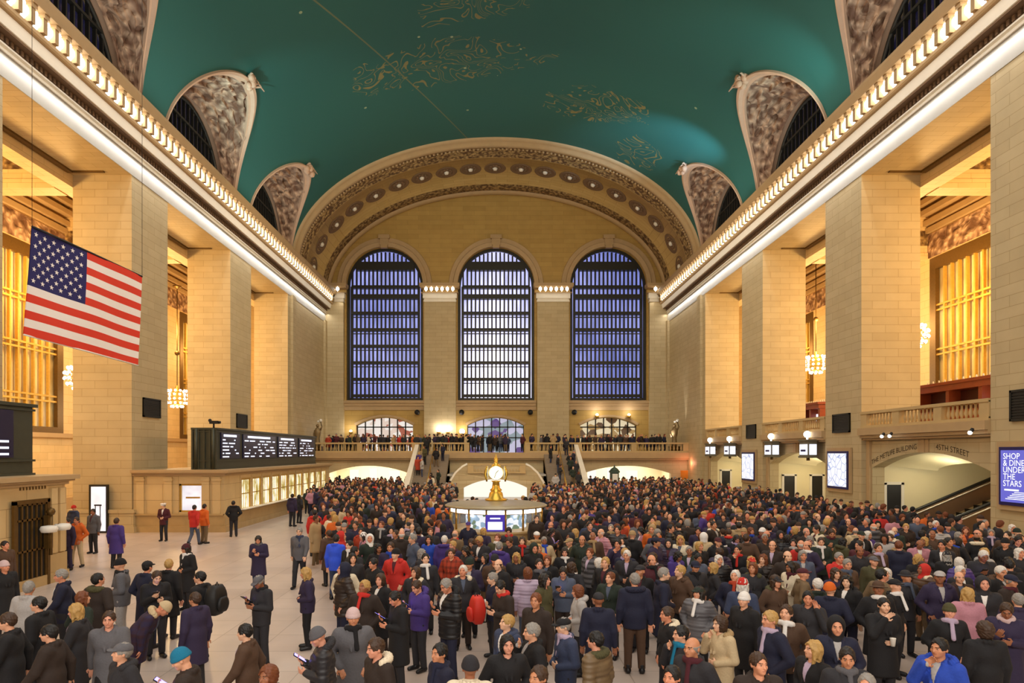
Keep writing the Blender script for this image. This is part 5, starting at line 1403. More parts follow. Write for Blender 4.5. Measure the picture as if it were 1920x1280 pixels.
SKINS = ['#e3a988', '#dc9a78', '#e8b797', '#c98a66', '#9a6244', '#de9d82', '#d8906f']
COLS = {'black': '#131216', 'charcoal': '#26252a', 'navy': '#171a33', 'dark brown': '#2c201a', 'brown': '#4f3828', 'dark green': '#1f2b22', 'olive': '#484529', 'grey': '#5c5b60', 'light grey': '#a9a5a3', 'tan': '#a58a62',
        'beige': '#c3ad88', 'cream': '#ddd0b6', 'maroon': '#4a1722', 'red': '#c02a22', 'burnt red': '#a63a20', 'purple': '#43307a', 'dark purple': '#2c2240', 'blue': '#2246b0', 'bright blue': '#2f55e0', 'blue grey': '#4b5468', 'teal': '#0f6f92',
        'pink': '#b9808e', 'lilac': '#b3a0b8', 'white': '#e4e0dc', 'orange': '#d2641e', 'denim': '#323c58', 'khaki': '#6e5a40', 'yellow': '#d0b038', 'pale pink': '#cbb0b0'}
HAIRC = {'black': '#100d0d', 'dark': '#1f1712', 'brown': '#3d2819', 'auburn': '#6e3a1c', 'blond': '#b58f52', 'grey': '#8b8680', 'white': '#d6d0c8'}
rng = random.Random(11)
PEOPLE = []
def person(x, y, face, pose_='stand', coat=('jacket', 'black'), hair=('short', 'dark'), hat=None, trousers='charcoal', shoes='black', scarf=None, fur=None, skin=None, h=1.74, label='', group=None, pattern=None, z=0.0):
    o = bpy.data.objects.new('person', mesh_body(pose_)); COL.objects.link(o)
    k = h/1.775
    o.location = (x, y, z); o.rotation_euler = (0, 0, R(face)); o.scale = (k*rng.uniform(.97, 1.06), k*rng.uniform(.97, 1.06), k)
    o.color = lin(skin or rng.choice(SKINS)); tag(o, label, 'person', group)
    def child(name, me, colr, mt=None, head=False):
        c = bpy.data.objects.new(name, me); COL.objects.link(c); c.parent = o; c.color = lin(colr)
        if head:
            J = J_of(pose_); c.matrix_local = Matrix.Translation(Vector(J['head'])) @ Matrix(J['HM'].tolist()).to_4x4()
        if mt is not None: c.material_slots[0].link = 'OBJECT'; c.material_slots[0].material = mt
        return c
    child({'jacket': 'jacket', 'coat': 'coat', 'puffer': 'quilted_jacket', 'suit': 'suit_jacket'}[coat[0]], mesh_coat(pose_, coat[0]), COLS.get(coat[1], coat[1]), M[pattern] if pattern else None)
    child('trousers', mesh_trousers(pose_), COLS.get(trousers, trousers)); child('shoes', mesh_shoes(pose_), COLS.get(shoes, shoes))
    if not scarf and (coat[0] == 'suit' or rng.random() < .4): child('shirt', mesh_shirt(pose_, coat[0]), COLS['white'] if coat[0] == 'suit' else COLS[rng.choice(('white', 'light grey', 'blue grey', 'charcoal', 'maroon', 'lilac'))])
    if hair: child('hair', mesh_hair(hair[0]), HAIRC.get(hair[1], hair[1]), None, True)
    if hat: child({'officer': 'peaked_cap', 'beanie': 'knit_hat', 'cap': 'flat_cap', 'hat': 'brimmed_hat', 'hood': 'hood'}[hat[0]], mesh_hair(hat[0]), COLS.get(hat[1], hat[1]), None, True)
    if fur: child('fur_hood', mesh_hair('furhood'), COLS.get(fur, fur), None, True)
    elif not scarf and coat[0] in ('jacket', 'puffer') and not (hat and hat[0] == 'hood') and rng.random() < .5: child('folded_hood', mesh_hair('furhood'), COLS.get(coat[1], coat[1]), M['cloth'], True)
    if scarf: child('scarf', mesh_hair('scarf'), COLS.get(scarf, scarf), None, True)
    PEOPLE.append((x, y, o)); return o
def spot(px, py, h):
    """floor point of a standing figure whose head top shows at this place in the photo"""
    Y = FOC*(EYE - h)/max(4, py - HOR); return (px - VPX)*Y/FOC, Y
_ph = None
def phone(o, pose_, label, hand=0, red=False):
    """a lit phone in the figure's hand, an object of its own"""
    global _ph
    J = J_of(pose_); sh, e, w_, f, s = J['arms'][hand]
    f = f/np.linalg.norm(f); p = w_ + f*.085 + np.array((0, -.005, .03))
    bpy.context.view_layer.update()
    t = empty('smartphone', label=label, cat='phone', group='glowing phones in the crowd')
    if _ph is None:
        b = MB(); b.box(-.037, .037, -.005, .005, -.072, .072); c = MB(); c.box(-.033, .033, .005, .0065, -.066, .066)
        _ph = (b.mesh('case', [M['black']]), c.mesh('screen', [M['phone_lit']]))
    for n_, me in zip(('case', 'screen'), _ph):
        c = bpy.data.objects.new(n_, me); COL.objects.link(c); c.parent = t
    mw = Matrix.LocRotScale(o.location, o.rotation_euler, o.scale) @ Matrix.Translation(Vector(p)) @ Matrix.Rotation(.95, 4, 'X')
    t.location = mw.to_translation(); t.rotation_euler = mw.to_euler(); t.scale = (1.35, 1.35, 1.35)
M['phone_lit'] = glow('lit_phone_screen', '#8f86ff', 3.0)
def backpack(o, colr, label, dz=1.2, w_=.34, hh=.5, front=False, rz=0):
    t = empty('backpack', label=label, cat='backpack')
    b = MB(); rings = []
    for k in range(9):
        a = k/8; zz = hh*(a - .5); f = math.sin(PI*(.08 + .84*a))**.4
        rings.append([(w_/2*f*math.copysign(abs(math.cos(q))**.4, math.cos(q)), .13*f*math.copysign(abs(math.sin(q))**.4, math.sin(q)), zz) for q in [2*PI*j/16 for j in range(16)]])
    b.loft(rings, 0, True, True, True); mt = plain('bag_' + label.split()[0] + str(int(dz*100)), colr, .6, 0, .1, 8); b.build('bag', mt, t)
    b = MB(); rings = [[(p[0]*.7, .1 + (p[1] + .13)*.35, p[2]*.5 - .08) for p in r] for r in rings]; b.loft(rings, 0, True, True, True); b.build('front_pocket', mt, t)
    b = MB(); b.tube([(0, -.02, hh*.5 - .02), (.0, .02, hh*.5 + .06), (0, .06, hh*.5 - .02)], .012, 6); b.build('handle', M['black'], t)
    b = MB(); [b.tube([(sx*.1, -.12, hh*.4), (sx*.13, -.15, .05), (sx*.12, -.12, -hh*.4)], .018, 6) for sx in (-1, 1)]; b.build('straps', M['white'] if front else M['black'], t)
    mw = Matrix.LocRotScale(o.location, o.rotation_euler, (1, 1, 1)) @ Matrix.Translation((0, (-.34 if front else .33), dz)) @ Matrix.Rotation(PI if front else rz, 4, 'Z')
    t.location = mw.to_translation(); t.rotation_euler = mw.to_euler()
    return t

# name each figure of the foreground after the photo: px, py of the head top, facing (0 to the camera, 90 to the right, 180 away), pose, clothes
J_, C_, U_, P_ = 'jacket', 'coat', 'suit', 'puffer'
LIST = [
 (118,1070,-60,'walk',(U_,'navy'),('short','grey'),{}, 'person with grey hair in a navy suit walking near the left counter'),
 (184,1073,170,'look',(C_,'dark brown'),('short','black'),dict(fur='olive'), 'person with an olive fur hood seen from behind, left side'),
 (228,1043,-70,'hold',(J_,'grey'),None,dict(hat=('beanie','black'),scarf='black',trousers='light grey'), 'person in grey jacket with black knit hat and dark scarf, standing alone'),
 (275,1047,160,'pocket',(C_,'navy'),('short','black'),dict(hat=('cap','black'),trousers='navy'), 'person in long navy coat and black flat cap, back turned, on the open floor'),
 (351,1016,-30,'hold',(C_,'black'),('long','dark'),dict(hat=('beanie','maroon'),scarf='white'), 'person in maroon knit hat with a white shawl and black coat'),
 (376,1070,-100,'stand',(C_,'black'),('short','black'),dict(bag=('#101012','large black backpack worn by the person left of the open floor')), 'person in black coat wearing the large black backpack'),
 (292,1086,40,'phone',(J_,'black'),('short','brown'),dict(phone='glowing phone held by the brown-haired person beside the fur hat'), 'young person with brown hair in black jacket looking at a phone, left group'),
 (316,1078,175,'stand',(C_,'black'),('short','blond'),{}, 'blond person in black coat seen from behind, left group'),
 (250,1112,100,'bend',(C_,'dark purple'),None,dict(hat=('beanie','beige'),fur='beige',pattern='plaid',h=1.68), 'person bending forward in a purple plaid coat and beige fur hat'),
 (74,1117,-90,'stand',(C_,'black'),('short','black'),{}, 'black-haired person in black coat in profile near the left edge'),
 (19,1155,-70,'walk',(C_,'black'),('short','brown'),{}, 'brown-haired person in black coat cut by the left edge'),
 (96,1155,-80,'walk',(C_,'dark brown'),('short','black'),{}, 'person in dark brown coat striding to the left, lower left corner'),
 (146,1143,-75,'walk',(C_,'charcoal'),('long','blond'),{}, 'person with long blond hair in charcoal coat, lower left'),
 (155,1108,150,'look',(J_,'dark green'),('long','auburn'),{}, 'person with long auburn hair in dark green jacket, left side'),
 (230,1197,-35,'look',(J_,'charcoal'),('short','grey'),dict(hat=('cap','grey')), 'person in grey flat cap and charcoal jacket, bottom left'),
 (205,1150,20,'walk',(C_,'grey'),('short','brown'),dict(trousers='black'), 'brown-haired person in long grey coat walking, lower left'),
 (53,1088,175,'stand',(C_,'light grey'),('short','grey'),{}, 'person in light grey coat seen from behind near the left edge'),
 (8,1078,60,'stand',(C_,'black'),None,dict(hat=('beanie','pale pink')), 'person in dusty pink hat and black coat cut by the left edge'),
 (9,998,70,'stand',(C_,'brown'),('short','dark'),{}, 'person in brown coat standing by the stone counter at the left edge'),
 (366,1109,-120,'stand',(C_,'dark purple'),('short','brown'),{}, 'person in long dark purple coat with brown hair, turned to the left'),
 (351,1206,-80,'phone',(C_,'dark brown'),None,dict(hat=('beanie','teal'),phone='glowing phone beside the teal knit hat at the bottom'), 'person in teal knit hat and dark brown coat at the bottom'),
 (490,1072,-30,'phone',(J_,'charcoal'),('short','grey'),dict(hat=('cap','grey'),scarf='black',phone='glowing phone held by the person in grey cap and black scarf'), 'person in grey cap with a black scarf and charcoal jacket, looking down'),
 (576,1063,-70,'hold',(J_,'dark purple'),('long','blond'),dict(trousers='black'), 'person with curly blond hair in dark purple jacket on the open floor'),
 (485,1003,5,'phone',(C_,'dark purple'),('bob','dark'),dict(scarf='grey',trousers='denim'), 'person in dark purple coat and grey scarf holding a phone, alone on the open floor'),
 (605,1168,-75,'phone',(P_,'charcoal'),None,dict(hat=('beanie','grey'),phone='bright phone held by the person in the quilted jacket'), 'person in grey knit hat and charcoal quilted jacket with a bright phone'),
 (662,1134,15,'pocket',(C_,'grey'),None,dict(hat=('beanie','pale pink'),scarf='black'), 'person in pale pink knit hat, black scarf and grey coat'),
 (463,1168,-85,'walk',(C_,'brown'),('short','black'),{}, 'black-haired person in long brown coat walking to the left, lower left of centre'),
 (505,1246,-40,'stand',(J_,'dark green'),('bob','auburn'),dict(scarf='red'), 'auburn-haired person in red scarf at the bottom edge'),
 (709,1193,-50,'hold',(J_,'dark brown'),('short','brown'),dict(fur='cream'), 'person in dark brown jacket with cream fur hood, bottom'),
 (747,1105,-60,'phone',(C_,'black'),('short','black'),dict(phone='bright phone held low by the person in long black coat'), 'black-haired person in long black coat, head bowed over a phone'),
 (786,1085,-45,'phone',(J_,'purple'),('short','brown'),dict(phone='phone held by the person in purple jacket with glasses'), 'person in purple jacket with brown hair looking at a phone, centre'),
 (779,1062,-20,'look',(J_,'charcoal'),('bob','brown'),dict(fur='cream'), 'brown-haired person with cream fur hood behind the purple jacket'),
 (826,1204,-60,'stand',(J_,'navy'),('short','black'),dict(scarf='navy'), 'black-haired person in navy jacket at the bottom, left of centre'),
 (881,1223,175,'stand',(J_,'cream'),None,dict(hat=('beanie','charcoal')), 'person in charcoal knit hat and cream jacket seen from behind at the bottom'),
 (926,1072,-70,'hold',(J_,'navy'),('short','grey'),dict(bag2=('#d8301f','bright red backpack carried in front of the person in navy jacket')), 'grey-haired person in navy jacket holding the red backpack'),
 (951,1150,-50,'look',(J_,'denim'),('short','blond'),{}, 'blond person in denim blue jacket, lower centre'),
 (951,1189,10,'pocket',(C_,'black'),('bob','black'),{}, 'person with black bob in black coat, lower centre'),
 (657,1012,-25,'hold',(U_,'black'),('short','black'),dict(scarf='white'), 'person in black suit and white shirt, left of the booth'),
 (702,1045,-35,'hold',(J_,'black'),('short','black'),{}, 'black-haired person in black jacket with folded hands, centre left'),
 (617,993,-140,'stand',(C_,'brown'),('short','brown'),{}, 'person in long brown coat beside the bright blue jacket'),
 (630,1001,165,'stand',(J_,'bright blue'),('short','dark'),dict(trousers='denim'), 'person in bright blue jacket seen from behind, left of centre'),
 (640,996,90,'stand',(J_,'red'),None,dict(hat=('hood','red')), 'person in red hooded jacket behind the bright blue jacket'),
 (775,1000,-60,'pocket',(J_,'blue grey'),('short','grey'),dict(h=1.84), 'big person in blue grey jacket, grey hair, left of the booth'),
 (833,1003,160,'stand',(J_,'purple'),('short','white'),{}, 'white-haired person in purple fleece jacket left of the booth'),
 (798,1036,0,'stand',(U_,'charcoal'),('short','black'),dict(scarf='white'), 'person in charcoal suit and white shirt facing the camera, centre'),
 (847,1027,-15,'pocket',(J_,'burnt red'),('short','brown'),dict(pattern='plaid',trousers='khaki'), 'person in red plaid jacket and khaki trousers, centre'),
 (876,1022,-50,'phone',(C_,'charcoal'),('long','dark'),{}, 'long dark-haired person in charcoal coat right of the red plaid jacket'),
 (907,989,150,'look',(J_,'dark purple'),('long','blond'),{}, 'person with long blond hair in front of the booth, back turned'),
 (936,1015,170,'hold',(J_,'purple'),('short','grey'),{}, 'grey-haired person in purple jacket in front of the booth'),
 (765,978,-40,'look',(J_,'black'),('short','black'),dict(scarf='lilac'), 'black-haired person with lilac scarf left of the booth'),
 (878,975,0,'pocket',(J_,'navy'),None,dict(hat=('cap','purple')), 'person in navy jacket and purple cap in front of the booth'),
 (716,976,-30,'stand',(U_,'charcoal'),('short','auburn'),dict(scarf='light grey'), 'auburn-haired person in charcoal suit, left of the booth'),
 (562,988,0,'walk',(J_,'grey'),('short','grey'),dict(scarf='denim',trousers='charcoal'), 'grey-haired person in grey jacket and blue scarf walking, left of centre'),
 (989,1063,175,'stand',(P_,'lilac'),('bob','auburn'),dict(trousers='blue grey'), 'auburn-haired person in lilac quilted jacket, back turned, centre'),
 (1027,1041,-30,'stand',(C_,'black'),('bob','auburn'),{}, 'auburn-haired person in long black coat, centre right'),
 (1059,1026,0,'hold',(J_,'black'),('long','dark'),dict(scarf='white'), 'dark-haired person in white scarf and black jacket, right of the booth'),
 (1086,1096,-85,'hold',(J_,'light grey'),('bob','auburn'),dict(h=1.62,fur='light grey'), 'auburn-haired person in pale grey hooded jacket in profile, centre'),
 (1190,1073,175,'stand',(J_,'navy'),('short','grey'),dict(trousers='brown',h=1.82), 'tall grey-haired person in navy jacket and brown trousers, back turned'),
 (1144,1071,-30,'look',(J_,'dark green'),('short','auburn'),{}, 'auburn-haired person in dark green jacket left of the tall navy jacket'),
 (1107,1026,-50,'stand',(J_,'grey'),('short','auburn'),dict(pattern='stripe'), 'person in grey and black striped sweater, right of the booth'),
 (1136,1043,-40,'stand',(J_,'black'),('short','blond'),{}, 'blond person in black jacket right of the striped sweater'),
 (1176,1030,-20,'hold',(C_,'charcoal'),('short','white'),{}, 'white-haired person in charcoal coat, right of centre'),
 (1165,1006,-10,'stand',(U_,'black'),('short','black'),dict(scarf='white'), 'person in black suit with open white collar, right of the booth'),
 (1145,982,0,'look',(C_,'dark brown'),('short','grey'),dict(scarf='tan'), 'grey-haired person in dark brown coat with tan scarf, right of the booth'),
 (1006,965,0,'stand',(J_,'dark brown'),('short','brown'),{}, 'person in dark brown vest at the booth counter, right end'),
 (1006,993,170,'stand',(J_,'tan'),None,dict(hat=('cap','white')), 'person in white cap and tan jacket before the booth'),
 (1020,1001,5,'pocket',(J_,'beige'),('short','grey'),dict(scarf='blue'), 'person in beige jacket with bright blue scarf before the booth'),
 (1200,1054,-20,'look',(J_,'black'),None,dict(hat=('cap','charcoal')), 'person in charcoal cap and black jacket, right of centre'),
 (1225,1035,-40,'hold',(J_,'dark brown'),('long','brown'),dict(scarf='pale pink'), 'brown-haired person in pale pink scarf, right of centre'),
 (1293,1023,-30,'stand',(J_,'dark green'),('short','grey'),{}, 'grey-haired person in dark green jacket, right half of the crowd'),
 (1268,1029,30,'phone',(J_,'purple'),('long','black'),{}, 'black-haired person in purple jacket looking down, right half'),
 (1308,1036,20,'hold',(J_,'blue grey'),('short','black'),{}, 'young black-haired person in blue grey jacket, right half'),
 (1346,1004,0,'pocket',(J_,'black'),None,dict(hat=('cap','maroon')), 'person in maroon cap and black jacket beside the white bag'),
 (1253,1136,-85,'pocket',(J_,'black'),('short','brown'),dict(fur='cream'), 'person in black jacket with cream fur hood in profile, right of centre'),
 (1279,1171,-75,'mouth',(J_,'charcoal'),('short','black'),dict(scarf='teal'), 'black-haired person with teal scarf left of the bald man in the dark coat'),
 (1300,1192,-55,'pocket',(C_,'charcoal'),('bald','grey'),dict(scarf='maroon',h=1.8), 'bald person in charcoal coat and maroon tie, bottom right of centre'),
 (1352,1153,-70,'mouth',(C_,'beige'),('bob','brown'),dict(fur='tan',h=1.66), 'brown-haired person in beige coat drinking, right of the bald person'),
 (1006,1110,-40,'stand',(J_,'dark brown'),('short','auburn'),{}, 'auburn-haired person in dark brown jacket below the lilac jacket'),
 (1000,1182,-75,'mouth',(C_,'black'),('short','grey'),{}, 'grey-haired person in black coat with hand at the mouth, lower centre'),
 (1060,1158,-70,'hold',(J_,'denim'),('short','grey'),dict(hat=('cap','black'),scarf='lilac'), 'person in black flat cap, lilac scarf and denim jacket, lower centre'),
 (1118,1182,-130,'stand',(P_,'khaki'),('short','black'),dict(fur='olive',phone2='small glowing phone right of the khaki jacket'), 'black-haired person in khaki quilted jacket with hood, lower centre'),
 (1012,1246,-60,'stand',(J_,'dark brown'),('short','brown'),{}, 'brown-haired person cut by the bottom edge, centre'),
 (1122,1105,170,'stand',(C_,'navy'),None,dict(hat=('cap','charcoal')), 'person in charcoal cap and long navy coat, back turned, centre'),
 (1262,1246,-60,'stand',(J_,'black'),('short','black'),{}, 'black-haired person cut by the bottom edge, left of the bald person'),
 (1275,1058,-60,'look',(J_,'brown'),('short','blond'),{}, 'blond person in brown jacket, right of centre'),
 (1378,1086,-20,'look',(C_,'navy'),('short','white'),dict(scarf='burnt red'), 'white-haired person in burnt red scarf, right half'),
 (1396,1105,-60,'stand',(C_,'black'),None,dict(hat=('beanie','white')), 'person in white knit hat and black coat, right half'),
 (1446,1143,-80,'pocket',(C_,'navy'),('short','blond'),dict(scarf='lilac',h=1.8), 'older blond person in navy coat in profile, lower right'),
 (1473,1147,-20,'look',(J_,'brown'),('short','brown'),dict(scarf='white'), 'brown-haired person in brown jacket and white scarf behind the navy coat'),
 (1516,1106,-40,'ear',(C_,'charcoal'),('short','black'),{}, 'black-haired person in charcoal coat with a hand raised to the face, right'),
 (1533,1083,170,'stand',(J_,'dark green'),('short','white'),{}, 'white-haired person in dark green jacket, back turned, right'),
 (1557,1077,150,'look',(J_,'navy'),None,dict(hat=('beanie','orange')), 'person in orange knit hat and navy jacket, right'),
 (1568,1150,-20,'pocket',(C_,'navy'),None,dict(hat=('hood','black')), 'person in black hood and navy coat, lower right'),
 (1525,1199,-70,'look',(C_,'black'),('long','blond'),{}, 'person with long blond hair in black coat, bottom right'),
 (1587,1191,-10,'hold',(J_,'charcoal'),('short','dark'),dict(scarf='grey'), 'dark-haired person in grey scarf and charcoal jacket, bottom right'),
 (1422,1221,0,'stand',(C_,'dark brown'),('short','brown'),{}, 'brown-haired person facing the camera at the bottom edge, right'),
 (1627,1245,-60,'stand',(J_,'charcoal'),('short','grey'),{}, 'grey-haired person cut by the bottom edge, right'),
 (1587,1046,10,'hold',(J_,'brown'),('short','grey'),dict(scarf='blue grey'), 'grey-haired person in brown jacket and light blue shirt, right'),
 (1638,1038,-10,'stand',(J_,'olive'),None,dict(hat=('cap','grey')), 'person in grey flat cap and olive jacket, right'),
 (1646,1085,0,'look',(C_,'black'),None,dict(hat=('hat','brown'),scarf='white'), 'person in brown brimmed hat and black coat, right'),
 (1677,1087,40,'look',(J_,'black'),None,dict(hat=('cap','black'),scarf='white'), 'person in black cap and white collar next to the brown hat'),
 (1656,1119,0,'mouth',(C_,'black'),('short','black'),dict(cup='white cup held by the ruddy person in black coat, right'), 'ruddy black-haired person in black coat holding a white cup, right'),
 (1763,1194,-60,'mouth',(J_,'blue'),('short','black'),dict(fur='blue'), 'black-haired person in bright blue jacket, bottom right'),
 (1798,1070,-15,'pocket',(J_,'dark brown'),('bald','grey'),dict(pattern='plaid'), 'bald person in dark plaid jacket, right edge group'),
 (1779,1126,-10,'look',(C_,'black'),None,dict(hat=('beanie','olive'),scarf='lilac'), 'person in olive knit hat and black coat, right edge group'),
 (1814,1101,160,'stand',(C_,'pink'),('long','blond'),{}, 'person in pink coat with blond hair, right edge group'),
 (1722,1038,170,'look',(C_,'black'),('long','blond'),{}, 'person with long blond hair in black coat, back turned, right side'),
 (1761,1065,-10,'look',(J_,'dark purple'),None,dict(hat=('cap','light grey')), 'person in light grey cap and dark purple jacket, right side'),
 (1844,1079,-30,'stand',(C_,'charcoal'),None,dict(hat=('hood','charcoal')), 'person in charcoal hood near the right edge'),
 (1887,1126,-40,'phone',(C_,'dark purple'),('short','brown'),dict(scarf='pale pink'), 'brown-haired person in pale pink scarf near the right edge'),
 (1847,1164,170,'stand',(C_,'black'),('bob','brown'),{}, 'person with brown bob in black coat, back turned, lower right corner'),
 (1909,1111,150,'stand',(C_,'dark purple'),('short','grey'),{}, 'grey-haired person in dark purple coat cut by the right edge'),
 (1698,1068,0,'stand',(U_,'charcoal'),None,dict(hat=('hat','charcoal'),scarf='blue grey'), 'person in charcoal brimmed hat and blue shirt, right'),
 (1611,1022,-10,'pocket',(C_,'charcoal'),('bald','dark'),{}, 'bald person in charcoal coat beneath the white map display'),
 (1476,1031,0,'pocket',(C_,'dark brown'),('bald','brown'),dict(h=1.82), 'big bald person in dark brown coat, right half'),
 (1411,1054,-20,'look',(J_,'charcoal'),('bob','auburn'),dict(fur='olive'), 'auburn-haired person with olive fur hood, right half'),
 (1539,1006,-10,'hold',(U_,'dark green'),('short','brown'),dict(scarf='white'), 'person in dark green suit and white shirt, right half'),
 (1487,1010,-10,'look',(C_,'dark brown'),('long','black'),dict(scarf='light grey'), 'black-haired person in light grey scarf, right half'),
 (1590,971,-10,'pocket',(C_,'black'),('bald','black'),{}, 'bald person in black coat, far right half'),
 (1533,962,0,'stand',(J_,'navy'),('bald','brown'),{}, 'bald person in navy jacket, left one of a far pair'),
 (1552,964,10,'stand',(J_,'charcoal'),('bald','grey'),{}, 'bald person in charcoal jacket, right one of a far pair'),
 (1638,980,180,'stand',(J_,'grey'),('bald','white'),dict(pattern='stripe'), 'bald person in striped grey sweater, back turned'),
 (1614,992,0,'pocket',(J_,'black'),None,dict(hat=('cap','dark green')), 'person in dark green cap and black jacket, far right half'),
 (175,953,-10,'stand',(J_,'grey'),('short','dark'),dict(trousers='charcoal'), 'dark-haired person in grey jacket in front of the lit glass door'),
 (218,970,175,'stand',(C_,'purple'),('short','brown'),{}, 'brown-haired person in long purple coat, back turned, by the left pier'),
 (307,941,0,'hold',(U_,'maroon'),('short','dark'),dict(hat=('officer','white'),trousers='charcoal'), 'guard in white peaked cap and maroon uniform by the ticket counter end'),
 (364,946,175,'walk',(J_,'red'),('short','dark'),dict(trousers='blue grey'), 'person in red jacket at the ticket counter corner, left one of two'),
 (383,944,150,'stand',(J_,'orange'),('short','dark'),dict(trousers='khaki'), 'person in orange-red jacket at the ticket counter corner, right one of two'),
 (438,938,-150,'look',(J_,'black'),('short','black'),dict(trousers='charcoal'), 'black-haired person leaning at the ticket counter windows'),
 (112,944,60,'stand',(J_,'navy'),('long','dark'),{}, 'long dark-haired person behind the stone counter corner, left group'),
 (138,945,170,'stand',(J_,'denim'),None,dict(hat=('beanie','red')), 'person in red knit hat and denim jacket, left group'),
 (117,966,20,'hold',(J_,'brown'),('short','auburn'),{}, 'auburn-haired person in brown jacket, left group'),
 (98,988,150,'stand',(C_,'navy'),('short','black'),dict(bag=('#15181c','dark backpack worn by the person by the left stone counter')), 'person in navy coat with a dark backpack by the left stone counter'),
 (127,986,-20,'stand',(J_,'dark purple'),('short','black'),dict(trousers='dark purple'), 'black-haired person in dark purple jacket by the left stone counter'),
 (144,970,0,'pocket',(J_,'orange'),('short','brown'),dict(trousers='beige'), 'person in orange jacket and beige trousers, left group'),
 (590,955,170,'stand',(J_,'red'),('short','black'),dict(trousers='charcoal',h=1.8), 'person in red jacket with charcoal trousers by the far ticket windows'),
 (548,925,160,'stand',(J_,'dark purple'),('short','dark'),{}, 'person in dark purple jacket queueing at the far ticket windows'),
 (561,927,150,'look',(J_,'charcoal'),('long','black'),{}, 'long black-haired person queueing at the far ticket windows'),
]
def place_list():
    for it in LIST:
        px, py, face, ps, coat, hair, k, label = it
        k = dict(k); bag, bag2, ph, ph2, cup = k.pop('bag', None), k.pop('bag2', None), k.pop('phone', None), k.pop('phone2', None), k.pop('cup', None)
        h = k.pop('h', rng.choice((1.68, 1.72, 1.75, 1.78)) if hair is None or hair[0] not in ('long', 'bob') else rng.choice((1.62, 1.66, 1.69)))
        top = h + (.04 if k.get('hat') else .0)
        if ps == 'bend': top = h - .25
        x, y = spot(px, py, top)
        if px < 160 and 940 < py < 997: y = max(y, 22.0 + .3*(px % 3)); x = (px - VPX)*y/FOC
        if label.startswith('person in brown coat standing by'): y = 17.3
        if ps == 'bend': y = 11.0
        if py in (1086, 1078): y += 1.0 if py == 1086 else 1.9
        if ps == 'walk' and px < 160: y += .25*(px % 3)
        if y > 31: y = min(y, 44); x = (px - VPX)*y/FOC
        # never inside a neighbour: step along the line of sight to the nearest free place
        gap = .74 if ps == 'walk' else .6
        for d in sorted((q*.07*sg for q in range(26) for sg in (1, -1)), key=abs):
            yy = y + d; xx = (px - VPX)*yy/FOC
            if all((a - xx)**2 + (b_ - yy)**2 > gap*gap for a, b_, _ in PEOPLE): break
        else: yy = y; xx = (px - VPX)*yy/FOC
        x, y = xx, yy
        o = person(x, y, face, ps, coat, hair, h=h, label=label, **k)
        if bag: backpack(o, bag[0], bag[1], 1.2*h/1.75, .46 if 'large' in bag[1] else .36, .56 if 'large' in bag[1] else .48)
        if bag2: backpack(o, bag2[0], bag2[1], .98, .4, .52, True)
        if ph: phone(o, 'phone', ph)
        if ph2: phone(o, ps, ph2)
        if cup:
            J = J_of(ps); w_ = J['arms'][1][2] + J['arms'][1][3]*.1
            t = empty('paper_cup', label=cup, cat='cup'); b = MB(); b.lathe([(.03, -.05), (.042, .06), (.044, .065), (.038, .06), (.0, .055)], n=12); b.build('cup', M['white'], t); b = MB(); b.lathe([(.045, .062), (.045, .075), (.0, .08)], n=12); b.build('lid', M['white'], t)
            t.location = (Matrix.LocRotScale(o.location, o.rotation_euler, o.scale) @ Matrix.Translation(Vector(w_) + Vector((0, -.05, .02)))).to_translation()
place_list()

# the rest of the 300 nearest figures stand where the crowd is packed
def in_crowd(x, y):
    px = VPX + x*FOC/y; py = HOR + (EYE - 1.7)*FOC/y
    if (x - XK)**2 + (y - YK)**2 < 2.5**2 or (836 < px < 1024 and 19.3 < y < 26): return False
    if px > 1915 or px < 590 or abs(x) > 17.3: return False
    if py > 1110 and px < 1000: return rng.random() < .25
    if px < 640 and y < 24: return False
    if y < 24 and px < 800: return rng.random() < .55
    return True
def free(x, y, d):
    return all((a - x)**2 + (b_ - y)**2 > d*d for a, b_, _ in PEOPLE)
GARB = {'jacket': 'jacket', 'coat': 'long coat', 'puffer': 'quilted jacket', 'suit': 'suit'}
HN = {'short': '%s-haired', 'long': 'long %s-haired', 'bob': '%s bobbed', 'bald': 'balding %s-haired'}
LM = [(it[0], it[7]) for it in LIST]
CW = ['black']*15 + ['charcoal']*11 + ['navy']*10 + ['dark brown']*6 + ['dark purple']*7 + ['dark green']*3 + ['brown']*2 + ['grey']*2 + ['olive', 'maroon', 'blue grey', 'purple', 'khaki', 'tan', 'red', 'light grey', 'denim', 'beige', 'blue', 'burnt red', 'cream', 'orange', 'pink']
used = {}
